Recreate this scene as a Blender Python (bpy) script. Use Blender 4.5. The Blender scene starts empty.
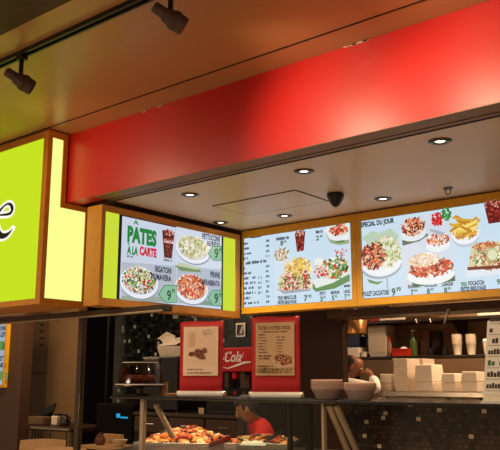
import bpy, bmesh, math, random
from math import sin, cos, pi, radians, hypot, atan
from mathutils import Vector, Matrix, Quaternion
random.seed(7)
COL = bpy.context.scene.collection

# ------------------------------------------------------------------ camera model
FOC, HOR, VPX, EYE = 750.0, 378.0, -690.0, 1.5
_p = atan((HOR - 225) / FOC)
_a = atan((250 - VPX) / hypot(FOC, HOR - 225))
FW = Vector((-cos(_a) * cos(_p), sin(_a) * cos(_p), sin(_p)))
RT = Vector((sin(_a), cos(_a), 0))
UP = RT.cross(FW)
CAM = Vector((0, 0, EYE))


def ray(x, y):
    return FW * FOC + RT * (x - 250) - UP * (y - 225)


def at(x, y, ax, val):
    """where the line of sight through a point of the photograph meets the plane  axis = val"""
    d = ray(x, y)
    i = 'XYZ'.index(ax)
    return CAM + d * ((val - CAM[i]) / d[i])


# ------------------------------------------------------------------ materials
def lin(c):
    def f(v):
        v /= 255.0
        return v / 12.92 if v <= 0.04045 else ((v + 0.055) / 1.055) ** 2.4
    return (f(c[0]), f(c[1]), f(c[2]), 1.0)


def mat(name, rgb, rough=0.5, metal=0.0, var=0.12, scale=14.0, bump=0.0, coat=0.0, spec=0.5, trans=0.0):
    m = bpy.data.materials.new(name)
    m.use_nodes = True
    nt = m.node_tree
    b = nt.nodes['Principled BSDF']
    b.inputs['Roughness'].default_value = rough
    b.inputs['Metallic'].default_value = metal
    b.inputs['Coat Weight'].default_value = coat
    b.inputs['Specular IOR Level'].default_value = spec
    b.inputs['Transmission Weight'].default_value = trans
    c = lin(rgb)
    tc = nt.nodes.new('ShaderNodeTexCoord')
    no = nt.nodes.new('ShaderNodeTexNoise')
    no.inputs['Scale'].default_value = scale
    no.inputs['Detail'].default_value = 4
    nt.links.new(tc.outputs['Object'], no.inputs['Vector'])
    mx = nt.nodes.new('ShaderNodeMix')
    mx.data_type = 'RGBA'
    mx.inputs[6].default_value = tuple(v * (1 - var) for v in c[:3]) + (1,)
    mx.inputs[7].default_value = tuple(min(1, v * (1 + var)) for v in c[:3]) + (1,)
    nt.links.new(no.outputs['Fac'], mx.inputs[0])
    nt.links.new(mx.outputs[2], b.inputs['Base Color'])
    if bump:
        bp = nt.nodes.new('ShaderNodeBump')
        bp.inputs['Strength'].default_value = bump
        bp.inputs['Distance'].default_value = 0.01
        nt.links.new(no.outputs['Fac'], bp.inputs['Height'])
        nt.links.new(bp.outputs['Normal'], b.inputs['Normal'])
    return m


def emis(name, rgb, strength=1.0):
    m = bpy.data.materials.new(name)
    m.use_nodes = True
    nt = m.node_tree
    nt.nodes.remove(nt.nodes['Principled BSDF'])
    e = nt.nodes.new('ShaderNodeEmission')
    e.inputs['Color'].default_value = lin(rgb)
    e.inputs['Strength'].default_value = strength
    nt.links.new(e.outputs[0], nt.nodes['Material Output'].inputs['Surface'])
    return m


def ink_mat(name, lit, strength=1.0):
    """printed picture: colours come from the mesh's own ink colour; lit = a glowing screen"""
    m = bpy.data.materials.new(name)
    m.use_nodes = True
    nt = m.node_tree
    b = nt.nodes['Principled BSDF']
    at_ = nt.nodes.new('ShaderNodeAttribute')
    at_.attribute_name = 'ink'
    if lit:
        b.inputs['Base Color'].default_value = (0.01, 0.01, 0.01, 1)
        b.inputs['Roughness'].default_value = 0.3
        b.inputs['Emission Strength'].default_value = strength
        nt.links.new(at_.outputs['Color'], b.inputs['Emission Color'])
    else:
        b.inputs['Roughness'].default_value = 0.6
        nt.links.new(at_.outputs['Color'], b.inputs['Base Color'])
    return m


def glass_mat(name, rgb, rough=0.02, alpha=0.25, refl=1.0):
    """thin clear sheet: mostly see-through with a glossy surface"""
    m = bpy.data.materials.new(name)
    m.use_nodes = True
    nt = m.node_tree
    nt.nodes.remove(nt.nodes['Principled BSDF'])
    t = nt.nodes.new('ShaderNodeBsdfTransparent')
    t.inputs['Color'].default_value = lin(rgb)
    g = nt.nodes.new('ShaderNodeBsdfGlossy')
    g.inputs['Roughness'].default_value = rough
    fr = nt.nodes.new('ShaderNodeFresnel')
    fr.inputs['IOR'].default_value = 1.5
    ad = nt.nodes.new('ShaderNodeMath')
    ad.operation = 'ADD'
    ad.inputs[1].default_value = alpha
    hf = nt.nodes.new('ShaderNodeMath')
    hf.operation = 'MULTIPLY'
    hf.inputs[1].default_value = refl
    nt.links.new(fr.outputs[0], hf.inputs[0])
    nt.links.new(hf.outputs[0], ad.inputs[0])
    mx = nt.nodes.new('ShaderNodeMixShader')
    nt.links.new(ad.outputs[0], mx.inputs[0])
    nt.links.new(t.outputs[0], mx.inputs[1])
    nt.links.new(g.outputs[0], mx.inputs[2])
    nt.links.new(mx.outputs[0], nt.nodes['Material Output'].inputs['Surface'])
    return m


def milky(name, rgb, k):
    """cloudy clear plastic: partly see-through, partly white"""
    m = glass_mat(name, (240, 232, 226), .12, .04)
    nt = m.node_tree
    d = nt.nodes.new('ShaderNodeBsdfTranslucent')
    d.inputs['Color'].default_value = lin(rgb)
    e = nt.nodes.new('ShaderNodeBsdfDiffuse')
    e.inputs['Color'].default_value = lin(rgb)
    a = nt.nodes.new('ShaderNodeMixShader')
    a.inputs[0].default_value = .6
    nt.links.new(d.outputs[0], a.inputs[1])
    nt.links.new(e.outputs[0], a.inputs[2])
    out = nt.nodes['Material Output']
    old = out.inputs['Surface'].links[0].from_socket
    x = nt.nodes.new('ShaderNodeMixShader')
    x.inputs[0].default_value = k
    nt.links.new(old, x.inputs[1])
    nt.links.new(a.outputs[0], x.inputs[2])
    nt.links.new(x.outputs[0], out.inputs['Surface'])
    return m


def tile_mat(name, w, h, dark, bright, thresh, rough=0.25, grout=(20, 14, 10), axes='XZ', metal=0.0, spec=0.5):
    m = bpy.data.materials.new(name)
    m.use_nodes = True
    nt = m.node_tree
    b = nt.nodes['Principled BSDF']
    tc = nt.nodes.new('ShaderNodeTexCoord')
    sp = nt.nodes.new('ShaderNodeSeparateXYZ')
    cb = nt.nodes.new('ShaderNodeCombineXYZ')
    nt.links.new(tc.outputs['Object'], sp.inputs[0])
    nt.links.new(sp.outputs[axes[0]], cb.inputs['X'])
    nt.links.new(sp.outputs[axes[1]], cb.inputs['Y'])
    br = nt.nodes.new('ShaderNodeTexBrick')
    br.offset = 0.0 if w == h else 0.5
    br.inputs['Scale'].default_value = 1.0
    br.inputs['Brick Width'].default_value = w
    br.inputs['Row Height'].default_value = h
    br.inputs['Mortar Size'].default_value = 0.0022
    br.inputs['Mortar Smooth'].default_value = 0.1
    br.inputs['Color1'].default_value = (0, 0, 0, 1)
    br.inputs['Color2'].default_value = (1, 1, 1, 1)
    br.inputs['Mortar'].default_value = (0, 0, 0, 1)
    nt.links.new(cb.outputs[0], br.inputs['Vector'])
    ra = nt.nodes.new('ShaderNodeValToRGB')
    ra.color_ramp.interpolation = 'CONSTANT'
    e = ra.color_ramp.elements
    e[0].position = 0
    e[0].color = lin(dark[0])
    e[1].position = 0.35
    e[1].color = lin(dark[1])
    x = e.new(0.7)
    x.color = lin(dark[2])
    x = e.new(thresh)
    x.color = lin(bright)
    nt.links.new(br.outputs['Color'], ra.inputs[0])
    mx = nt.nodes.new('ShaderNodeMix')
    mx.data_type = 'RGBA'
    mx.inputs[7].default_value = lin(grout)
    nt.links.new(br.outputs['Fac'], mx.inputs[0])
    nt.links.new(ra.outputs[0], mx.inputs[6])
    nt.links.new(mx.outputs[2], b.inputs['Base Color'])
    b.inputs['Roughness'].default_value = rough
    b.inputs['Metallic'].default_value = metal
    b.inputs['Specular IOR Level'].default_value = spec
    # every tile sits at a slightly different tilt, so that some of them catch a lamp
    wn = nt.nodes.new('ShaderNodeTexNoise')
    wn.inputs['Scale'].default_value = 1.0 / w * 0.6
    nt.links.new(cb.outputs[0], wn.inputs['Vector'])
    bp = nt.nodes.new('ShaderNodeBump')
    bp.inputs['Strength'].default_value = 0.5
    bp.inputs['Distance'].default_value = 0.004
    nt.links.new(wn.outputs['Fac'], bp.inputs['Height'])
    nt.links.new(bp.outputs['Normal'], b.inputs['Normal'])
    return m


M = {}
def defmats():
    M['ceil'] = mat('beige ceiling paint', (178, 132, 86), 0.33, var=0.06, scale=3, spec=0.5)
    M['ceil_in'] = mat('stall ceiling paint', (222, 198, 168), 0.4, var=0.05, scale=3)
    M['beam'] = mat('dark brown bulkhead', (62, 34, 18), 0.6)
    M['red'] = mat('red fascia paint', (200, 26, 22), 0.40, var=0.05, scale=5, bump=0.03, coat=0.35)
    M['red'].node_tree.nodes['Principled BSDF'].inputs['Coat Roughness'].default_value = .38
    M['soffit'] = mat('soffit strip', (140, 104, 72), 0.5, var=0.06)
    M['groove'] = mat('dark groove', (40, 20, 10), 0.7)
    M['gold'] = mat('golden wood frame', (228, 166, 36), 0.38, var=0.1, scale=20)
    M['oak'] = mat('orange brown wood frame', (204, 134, 44), 0.4, var=0.15, scale=20)
    M['black'] = mat('black plastic', (16, 14, 13), 0.4)
    M['gloss'] = mat('black glossy stone', (14, 11, 9), 0.25)
    M['blackmatt'] = mat('matt black', (10, 9, 8), 0.7)
    M['dark'] = mat('dark brown laminate', (50, 29, 17), 0.5, spec=.2)
    M['panel'] = mat('brown panel', (74, 48, 30), 0.5, var=0.1)
    M['kitchen'] = mat('kitchen wall paint', (150, 112, 76), 0.55, var=0.08)
    M['tan'] = mat('tan wall paint', (132, 100, 66), 0.6, var=0.08)
    M['tan2'] = mat('brown wall paint', (104, 76, 50), 0.6, var=0.08)
    M['steel'] = mat('brushed steel', (190, 178, 165), 0.28, metal=1.0, var=0.1, scale=40)
    M['dsteel'] = mat('dark steel', (92, 80, 70), 0.35, metal=0.9, var=0.1, scale=40)
    M['copper'] = mat('copper shade', (214, 150, 96), 0.3, metal=1.0, var=0.08)
    M['white'] = mat('white plastic', (238, 230, 220), 0.4, var=0.03)
    M['foam'] = mat('white foam', (236, 214, 190), 0.7, var=0.04)
    M['cup'] = mat('paper cup', (230, 208, 182), 0.6, var=0.04)
    M['banner'] = mat('red banner vinyl', (180, 11, 18), 0.5, var=0.04)
    M['tilewall'] = tile_mat('counter mosaic', 0.03, 0.025, ((40, 28, 20), (62, 44, 32), (78, 58, 42)), (214, 196, 168), 0.978, 0.3)
    M['mosaic'] = tile_mat('black glass mosaic', 0.05, 0.05, ((20, 21, 20), (38, 40, 37), (58, 60, 55)), (190, 190, 175), 0.94, 0.12, (6, 6, 6), spec=0.7)  # scattered pale tiles: lamp glints put into the tile colour
    M['lime'] = emis('lime light panel', (203, 232, 36), 0.95)
    M['limeside'] = emis('pale lime light panel', (238, 250, 138), 1.15)
    M['limemenu'] = emis('lime edge panel', (208, 226, 60), 0.95)
    M['bulb'] = emis('lamp glow', (255, 240, 214), 6.0)
    M['ink_lit'] = ink_mat('menu screen picture', True, 1.0)
    M['ink_mid'] = ink_mat('dim menu screen picture', True, 0.7)
    M['ink'] = ink_mat('printed paper', False)
    M['glass'] = glass_mat('clear glass', (222, 228, 222), 0.03, 0.0, .35)
    M['plastic'] = milky('clear plastic', (250, 226, 212), .62)
    M['dome'] = glass_mat('dome plastic', (205, 178, 164), 0.1, 0.03, .5)
    M['pastry'] = mat('brown pastry', (112, 56, 32), 0.6, var=0.3, scale=40, bump=0.3)
    M['skin'] = mat('skin', (176, 112, 78), 0.5, var=0.05)
    M['skindark'] = mat('tanned skin', (140, 84, 56), 0.5, var=0.05)
    M['lips'] = mat('lips', (132, 66, 54), 0.5)
    M['tube'] = mat('satin aluminium', (176, 154, 130), 0.35, metal=.35, var=.08, scale=50)
    M['hair'] = mat('dark brown hair', (36, 20, 13), 0.6, var=0.3, scale=60)
    M['shirt'] = mat('white cotton', (232, 218, 204), 0.8, var=0.04)
    M['redshirt'] = mat('red cotton', (214, 24, 20), 0.75, var=0.05)
    M['trousers'] = mat('dark trousers', (28, 26, 30), 0.8)
    M['green'] = mat('green bottle', (66, 82, 26), 0.25, var=0.15)
    M['redplastic'] = mat('red plastic', (178, 34, 16), 0.4)
    M['card'] = mat('brown cardboard', (134, 92, 60), 0.7)
    M['blue'] = mat('blue plastic', (38, 56, 92), 0.4)
    M['paleoak'] = mat('pale wood', (196, 150, 98), 0.45, var=0.12, scale=30)
    M['bowlw'] = mat('ivory bowl', (200, 178, 140), 0.4)
    M['floor'] = mat('pale floor tile', (196, 178, 156), 0.5)
    M['void'] = mat('unlit passage wall', (14, 10, 7), 0.8, spec=.1)  # darkness of the unlit passage put into the base colour
    M['cyan'] = emis('cyan display', (40, 170, 230), 0.9)
    for i, c in enumerate([(208, 116, 48), (218, 146, 70), (168, 66, 32), (236, 200, 140), (52, 30, 18), (200, 100, 44)]):
        M['food%d' % i] = mat('roasted food tone %d' % i, c, 0.4, var=0.25, scale=60, bump=0.2)
defmats()


# ------------------------------------------------------------------ mesh builder
class MB:
    def __init__(self):
        self.v, self.f, self.m, self.c = [], [], [], []

    def add(self, vs, fs, mi=0, col=None):
        b = len(self.v)
        self.v += [Vector(p) for p in vs]
        for f in fs:
            self.f.append([b + i for i in f])
            self.m.append(mi)
            self.c.append(col)
        return self

    def box(self, x0, x1, y0, y1, z0, z1, mi=0, bev=0.0):
        return self.obox(Vector(((x0 + x1) / 2, (y0 + y1) / 2, (z0 + z1) / 2)), (abs(x1 - x0), abs(y1 - y0), abs(z1 - z0)), None, mi, bev)

    def obox(self, c, s, rot=None, mi=0, bev=0.0):
        bm = bmesh.new()
        bmesh.ops.create_cube(bm, size=1.0)
        for v in bm.verts:
            v.co = Vector((v.co.x * s[0], v.co.y * s[1], v.co.z * s[2]))
        if bev > 0:
            bmesh.ops.bevel(bm, geom=bm.edges[:], offset=min(bev, min(s) * 0.45), segments=2, profile=0.5, affect='EDGES')
        return self._bm(bm, c, rot, mi)

    def _bm(self, bm, c, rot, mi, col=None):
        R = rot if rot is not None else Matrix.Identity(3)
        bm.verts.ensure_lookup_table()
        vs = [R @ v.co + Vector(c) for v in bm.verts]
        fs = [[v.index for v in f.verts] for f in bm.faces]
        bm.free()
        return self.add(vs, fs, mi, col)

    def ell(self, c, r, rot=None, mi=0, n=12, jit=0.0):
        bm = bmesh.new()
        bmesh.ops.create_uvsphere(bm, u_segments=n, v_segments=max(6, n // 2 + 2), radius=1.0)
        for v in bm.verts:
            k = 1 + random.uniform(-jit, jit)
            v.co = Vector((v.co.x * r[0] * k, v.co.y * r[1] * k, v.co.z * r[2] * k))
        return self._bm(bm, c, rot, mi)

    def tube(self, pts, r, mi=0, n=12, cap=True):
        pts = [Vector(p) for p in pts]
        if not isinstance(r, (list, tuple)):
            r = [r] * len(pts)
        vs, fs = [], []
        for i, p in enumerate(pts):
            d = (pts[min(i + 1, len(pts) - 1)] - pts[max(i - 1, 0)]).normalized()
            a = d.cross(Vector((0, 0, 1)))
            if a.length < 1e-3:
                a = d.cross(Vector((1, 0, 0)))
            a.normalize()
            b = d.cross(a)
            for k in range(n):
                t = 2 * pi * k / n
                vs.append(p + (a * cos(t) + b * sin(t)) * r[i])
        for i in range(len(pts) - 1):
            for k in range(n):
                fs.append([i * n + k, i * n + (k + 1) % n, (i + 1) * n + (k + 1) % n, (i + 1) * n + k])
        if cap:
            fs.append(list(range(n))[::-1])
            fs.append([(len(pts) - 1) * n + k for k in range(n)])
        return self.add(vs, fs, mi)

    def lathe(self, prof, c, mi=0, n=24, rot=None, close=False):
        """prof: (radius, height) pairs"""
        c = Vector(c)
        R = rot if rot is not None else Matrix.Identity(3)
        vs, fs = [], []
        for (r, h) in prof:
            for k in range(n):
                t = 2 * pi * k / n
                vs.append(c + R @ Vector((r * cos(t), r * sin(t), h)))
        L = len(prof)
        for i in range(L - 1):
            for k in range(n):
                fs.append([i * n + k, i * n + (k + 1) % n, (i + 1) * n + (k + 1) % n, (i + 1) * n + k])
        if close:
            fs.append(list(range(n))[::-1])
            fs.append([(L - 1) * n + k for k in range(n)])
        return self.add(vs, fs, mi)

    def prism(self, poly, ext, mi=0):
        ext = Vector(ext)
        n = len(poly)
        vs = [Vector(p) for p in poly] + [Vector(p) + ext for p in poly]
        fs = [list(range(n))[::-1], [n + i for i in range(n)]]
        for i in range(n):
            fs.append([i, (i + 1) % n, n + (i + 1) % n, n + i])
        return self.add(vs, fs, mi)

    def build(self, name, mats, parent=None, origin=None, smooth=False):
        if not isinstance(mats, (list, tuple)):
            mats = [mats]
        o = Vector(origin) if origin is not None else (W[parent.name] if parent else Vector((0, 0, 0)))
        me = bpy.data.meshes.new(name)
        me.from_pydata([tuple(p - o) for p in self.v], [], self.f)
        for m in mats:
            me.materials.append(m)
        me.polygons.foreach_set('material_index', self.m)
        if any(c is not None for c in self.c):
            ca = me.color_attributes.new('ink', 'FLOAT_COLOR', 'CORNER')
            dat = []
            for f, c in zip(self.f, self.c):
                cc = lin(c) if c is not None else (0, 0, 0, 1)
                dat += list(cc) * len(f)
            ca.data.foreach_set('color', dat)
        else:
            bm = bmesh.new()
            bm.from_mesh(me)
            bmesh.ops.recalc_face_normals(bm, faces=bm.faces[:])
            bm.to_mesh(me)
            bm.free()
        if smooth:
            me.polygons.foreach_set('use_smooth', [True] * len(me.polygons))
            try:
                me.set_sharp_from_angle(angle=radians(40))
            except Exception:
                pass
        ob = bpy.data.objects.new(name, me)
        COL.objects.link(ob)
        if parent:
            ob.parent = parent
        else:
            ob.location = o
        W[ob.name] = o
        return ob


W = {}


def thing(name, label, cat, loc, group=None):
    o = bpy.data.objects.new(name, None)
    o.empty_display_size = 0.05
    COL.objects.link(o)
    o.location = loc
    W[o.name] = Vector(loc)
    o['label'] = label
    o['category'] = cat
    if group:
        o['group'] = group
    return o


def tag(o, label, cat, group=None, kind=None):
    o['label'] = label
    o['category'] = cat
    if group:
        o['group'] = group
    if kind:
        o['kind'] = kind
    return o


def struct(o):
    o['kind'] = 'structure'
    return o


def copy_tree(o, loc, label=None, group=None, rotz=None):
    def rec(src, par):
        c = src.copy()
        COL.objects.link(c)
        W[c.name] = W.get(src.name, Vector((0, 0, 0)))
        if par:
            c.parent = par
            c.matrix_parent_inverse = src.matrix_parent_inverse.copy()
        for ch in list(src.children):
            rec(ch, c)
        return c
    r = rec(o, None)
    r.location = loc
    if rotz is not None:
        r.rotation_euler = (0, 0, rotz)
    if label:
        r['label'] = label
    if group:
        r['group'] = group
    return r


# ------------------------------------------------------------------ flat pictures on a plane
class Plane:
    def __init__(self, O, U, V):
        self.O, self.U, self.V = Vector(O), Vector(U).normalized(), Vector(V).normalized()
        self.N = self.U.cross(self.V)

    def p3(self, u, v, d=0.0):
        return self.O + self.U * u + self.V * v + self.N * d

    def px(self, x, y):
        d = ray(x, y)
        t = (self.O - CAM).dot(self.N) / d.dot(self.N)
        q = CAM + d * t - self.O
        return q.dot(self.U), q.dot(self.V)


class Pic:
    """collects coloured flat shapes; given in photo pixels (default) or plane units"""
    def __init__(self, plane, base=0.0004, px=True):
        self.p, self.mb, self.d, self.usepx = plane, MB(), base, px

    def uv(self, x, y):
        return self.p.px(x, y) if self.usepx else (x, y)

    def up(self, k=0.0003):
        self.d += k

    def polyuv(self, pts, col, d=None):
        d = self.d if d is None else d
        self.mb.add([self.p.p3(u, v, d) for u, v in pts], [list(range(len(pts)))], 0, col)

    def poly(self, pts, col):
        self.polyuv([self.uv(*q) for q in pts], col)

    def rect(self, x0, y0, x1, y1, col):
        u0, v0 = self.uv(x0, y0)
        u1, v1 = self.uv(x1, y1)
        self.polyuv([(u0, v0), (u1, v0), (u1, v1), (u0, v1)], col)

    def ell(self, cx, cy, rx, ry, col, n=28, rot=0.0, d=None):
        u, v = self.uv(cx, cy)
        ru = abs(self.uv(cx + rx, cy)[0] - self.uv(cx - rx, cy)[0]) / 2
        rv = abs(self.uv(cx, cy + ry)[1] - self.uv(cx, cy - ry)[1]) / 2
        c, s = cos(rot), sin(rot)
        pts = []
        for k in range(n):
            t = 2 * pi * k / n
            a, b = ru * cos(t), rv * sin(t)
            pts.append((u + a * c - b * s, v + a * s + b * c))
        self.polyuv(pts, col, d)

    def food(self, cx, cy, rx, ry, pal, n=120, size=1.6, long=1.0, jitter=18, top=False):
        """a heap of many small coloured pieces inside an ellipse"""
        u, v = self.uv(cx, cy)
        ru = abs(self.uv(cx + rx, cy)[0] - self.uv(cx - rx, cy)[0]) / 2
        rv = abs(self.uv(cx, cy + ry)[1] - self.uv(cx, cy - ry)[1]) / 2
        s = size / rx * ru
        self.up()
        for k in range(n):
            t = random.uniform(0, 2 * pi)
            q = math.sqrt(random.random())
            a, b = u + ru * q * cos(t), v + rv * q * sin(t)
            w, h = s * random.uniform(0.5, 1.1) * long, s * random.uniform(0.35, 0.8)
            r = random.uniform(0, pi)
            c = random.choice(pal)
            j = random.uniform(-jitter, jitter)
            c = tuple(max(0, min(255, x + j)) for x in c)
            pts = []
            m = 7
            for i in range(m):
                tt = 2 * pi * i / m
                x, y = w * cos(tt) * random.uniform(0.8, 1.15), h * sin(tt) * random.uniform(0.8, 1.15)
                pts.append((a + x * cos(r) - y * sin(r), b + x * sin(r) + y * cos(r)))
            self.polyuv(pts, c, self.d + 0.0006 * k / n)
        self.up(0.0008)

    def text(self, s, x0, y0, x1, h, col, bold=0.03, shear=0.0):
        """lettering from its bottom-left corner to x1, h tall"""
        verts, faces = text_mesh(s, bold, shear)
        u0, v0 = self.uv(x0, y0)
        u1 = self.uv(x1, y0)[0]
        v1 = self.uv(x0, y0 - h)[1] if self.usepx else y0 + h
        xs = [p[0] for p in verts]
        ys = [p[1] for p in verts]
        ax, bx, ay, by = min(xs), max(xs), min(ys), max(ys)
        vs = [self.p.p3(u0 + (p[0] - ax) / (bx - ax) * (u1 - u0), v0 + (p[1] - ay) / (by - ay) * (v1 - v0), self.d) for p in verts]
        self.mb.add(vs, faces, 0, col)

    def bars(self, x0, y0, x1, y1, col, words=3):
        """a line of print too small to read"""
        u0, v0 = self.uv(x0, y0)
        u1, v1 = self.uv(x1, y1)
        n = max(4, int(words * 5))
        k = 0
        for i in range(n):
            if random.random() < 0.14:
                continue
            a = u0 + (u1 - u0) * (i + 0.08) / n
            b = u0 + (u1 - u0) * (i + 0.92) / n
            h = v0 + (v1 - v0) * random.choice((0.75, 1.0, 0.85))
            self.polyuv([(a, v0), (b, v0), (b, h), (a, h)], col)

    def stroke(self, pts, w, col):
        """brush stroke through points, w = width(s) in plane units"""
        q = [self.uv(*p) for p in pts]
        if not isinstance(w, (list, tuple)):
            w = [w] * len(q)
        L, R = [], []
        for i in range(len(q)):
            a, b = q[max(i - 1, 0)], q[min(i + 1, len(q) - 1)]
            dx, dy = b[0] - a[0], b[1] - a[1]
            l = hypot(dx, dy) or 1
            nx, ny = -dy / l, dx / l
            L.append((q[i][0] + nx * w[i] / 2, q[i][1] + ny * w[i] / 2))
            R.append((q[i][0] - nx * w[i] / 2, q[i][1] - ny * w[i] / 2))
        for i in range(len(q) - 1):
            self.polyuv([L[i], L[i + 1], R[i + 1], R[i]], col)

    def build(self, name, m, parent):
        o = self.mb.build(name, m, parent)
        self.mb = MB()
        return o

    def cut(self, name, label=None):
        """what was drawn since the last cut becomes one piece of the picture"""
        if self.mb.f:
            o = self.build(name, self.m, self.par)
            if label:
                o['label'] = label

    def on(self, m, par):
        self.m, self.par = m, par
        return self


_tc = {}
def text_mesh(s, bold=0.03, shear=0.0):
    key = (s, bold, shear)
    if key not in _tc:
        cu = bpy.data.curves.new('lettering', 'FONT')
        cu.body = s
        cu.offset = bold
        cu.shear = shear
        cu.resolution_u = 3
        cu.fill_mode = 'FRONT'
        ob = bpy.data.objects.new('lettering', cu)
        COL.objects.link(ob)
        dg = bpy.context.evaluated_depsgraph_get()
        me = bpy.data.meshes.new_from_object(ob.evaluated_get(dg))
        _tc[key] = ([tuple(v.co) for v in me.vertices], [list(p.vertices) for p in me.polygons])
        bpy.data.objects.remove(ob)
        bpy.data.curves.remove(cu)
        bpy.data.meshes.remove(me)
    return _tc[key]


def smooth_curve(pts, n=6):
    """Catmull-Rom through points"""
    P = [Vector(p) for p in pts]
    out = []
    for i in range(len(P) - 1):
        p0, p1, p2, p3 = P[max(i - 1, 0)], P[i], P[i + 1], P[min(i + 2, len(P) - 1)]
        for k in range(n):
            t = k / n
            out.append(0.5 * ((2 * p1) + (p2 - p0) * t + (2 * p0 - 5 * p1 + 4 * p2 - p3) * t * t + (3 * p1 - p0 - 3 * p2 + p3) * t ** 3))
    out.append(P[-1])
    return out


def frame_bars(mb, pl, u0, u1, v0, v1, wl, wr, wb, wt, d0, d1, mi=0):
    """four bars round an opening on a plane, standing from depth d0 to d1"""
    def bar(a, b, c, e):
        mb.prism([pl.p3(a, c, d0), pl.p3(b, c, d0), pl.p3(b, e, d0), pl.p3(a, e, d0)], pl.N * (d1 - d0), mi)
    bar(u0, u0 + wl, v0, v1)
    bar(u1 - wr, u1, v0, v1)
    bar(u0 + wl, u1 - wr, v0, v0 + wb)
    bar(u0 + wl, u1 - wr, v1 - wt, v1)


def slab(mb, pl, u0, u1, v0, v1, d0, d1, mi=0):
    mb.prism([pl.p3(u0, v0, d0), pl.p3(u1, v0, d0), pl.p3(u1, v1, d0), pl.p3(u0, v1, d0)], pl.N * (d1 - d0), mi)


# ================================================================== THE SETTING
ZC, ZU, YF = 2.78, 3.307, 3.35        # stall ceiling, hall ceiling, red fascia
XS = -4.482                            # right-hand side of the lightbox sign
struct(MB().box(-12, 4, -3, 9, -0.1, 0).build('floor', M['floor']))
struct(MB().box(-12, 2.5, 2.062, 3.36, ZU, ZU + 0.1).build('ceiling', M['ceil']))
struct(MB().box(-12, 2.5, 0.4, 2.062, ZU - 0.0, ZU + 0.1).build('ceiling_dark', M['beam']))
struct(MB().box(-12, 2.5, 3.140, 3.152, ZU - 0.003, ZU - 0.0005).build('trim_1', M['groove']))
struct(MB().box(-6.6, 1.2, YF, YF + 0.12, ZC, ZU - 0.001).build('wall_front', M['red']))
struct(MB().box(XS + 0.3, 1.2, YF + 0.121, 8.2, ZC, ZC + 0.08).build('ceiling_inner', M['ceil_in']))
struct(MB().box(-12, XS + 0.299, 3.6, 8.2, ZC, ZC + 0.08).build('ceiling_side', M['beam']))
m_ = MB()
m_.box(XS + 0.31, 1.2, YF + 0.001, 3.515, ZC - 0.004, ZC - 0.0005)
struct(m_.build('trim_2', M['soffit']))
struct(MB().box(XS + 0.31, 1.2, 3.528, 3.545, ZC - 0.004, ZC - 0.0005).build('trim_3', M['groove']))
struct(MB().box(XS + 0.31, 1.2, 3.470, 3.476, ZC - 0.006, ZC - 0.0042).build('trim_4', M['groove']))
m_ = MB()
random.seed(11)
for c_, n_ in ((355, 12), (152, 7)):
    for k in range(n_):
        px_ = c_ + random.uniform(-11, 11)
        q = at(px_, 135 - .318 * (px_ - 67), 'Y', YF)
        m_.box(q.x - random.uniform(.004, .018), q.x + random.uniform(.004, .018), YF - .0016, YF - .0004, ZU - random.uniform(.005, .012), ZU - .001)
struct(m_.build('trim_6', M['white']))
# kitchen shell behind the menus
struct(MB().box(-3.9, 0.2, 7.2, 7.3, 0, ZC - 0.001).build('wall_back', M['kitchen']))
struct(MB().box(0.1, 0.2, 3.6, 7.19, 0, ZC - 0.001).build('wall_right', M['panel']))
struct(MB().box(-8.6, -3.91, 7.4, 7.5, 0, ZC - 0.001).build('wall_mosaic', M['mosaic']))
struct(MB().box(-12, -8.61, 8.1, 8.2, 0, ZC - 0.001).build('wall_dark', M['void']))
pA, pB = at(253, 360, 'Y', 5.56).x, at(343, 360, 'Y', 5.56).x
m_ = MB()
m_.box(pA, pB, 5.56, 5.64, 0, ZC - .002)
struct(m_.build('wall_partition', M['dark']))
m_ = MB()
m_.box(-4.0, 0.09, 5.135, 5.19, 2.046, ZC - 0.001)
struct(m_.build('wall_header', M['panel']))
# header shadow box underneath the menus
m_ = MB()
m_.box(pB + .01, 0.09, 5.31, 5.62, 1.99, 2.05)
struct(m_.build('trim_5', M['panel']))
# tan wall and brown wall at far left
tL, tM, tR = at(22, 360, 'Y', 6.4), at(50, 360, 'Y', 6.4), at(79, 360, 'Y', 6.4)
m_ = MB()
m_.box(tL.x, tM.x, 6.4, 6.5, 0, 2.5, 1).box(tM.x, tR.x, 6.36, 6.5, 0, 2.5, 0)
for k in range(4):
    q = at(42, 325 + k * 6.5, 'Y', 6.399)
    m_.box(q.x - 0.04, q.x + 0.04, 6.39, 6.40, q.z - 0.012, q.z + 0.012, 2)
q = at(40, 373, 'Y', 6.39)
m_.box(tL.x, tM.x, 6.388, 6.399, q.z - 0.006, q.z + 0.006, 2)
struct(m_.build('wall_tan', [M['tan'], M['tan2'], M['dark']]))
wl0, wl1 = at(-40, 360, 'Y', 5.6), at(22, 360, 'Y', 5.6)
struct(MB().box(wl0.x, wl1.x, 5.6, 5.75, 0, 2.3).build('wall_left', M['panel']))

# ================================================================== LIGHTBOX SIGN
SF, SB, ST, SBOT = 3.157, 3.568, 3.296, 2.012     # front, back, top, bottom
sign = thing('lightbox_sign', 'big lime green illuminated sign box with a black italic letter', 'sign', (-5.4, 3.36, SBOT))
prof = [(SF, SBOT), (SB, SBOT), (SB, 2.772), (3.335, 2.772), (3.335, ST), (SF, ST)]
mb = MB()
mb.prism([(-6.4, y, z) for y, z in [(SF + .02, SBOT + .02), (SB - .02, SBOT + .02), (SB - .02, 2.755), (3.315, 2.755), (3.315, ST - .02), (SF + .02, ST - .02)]], (6.4 + XS - 0.012, 0, 0))
# face frame bars
plF = Plane((0, SF, 0), (1, 0, 0), (0, 0, 1))
frame_bars(mb, plF, -6.4, XS - .0305, SBOT, ST, 0.05, 0.0245, 0.042, 0.052, -0.03, 0.0)
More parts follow.
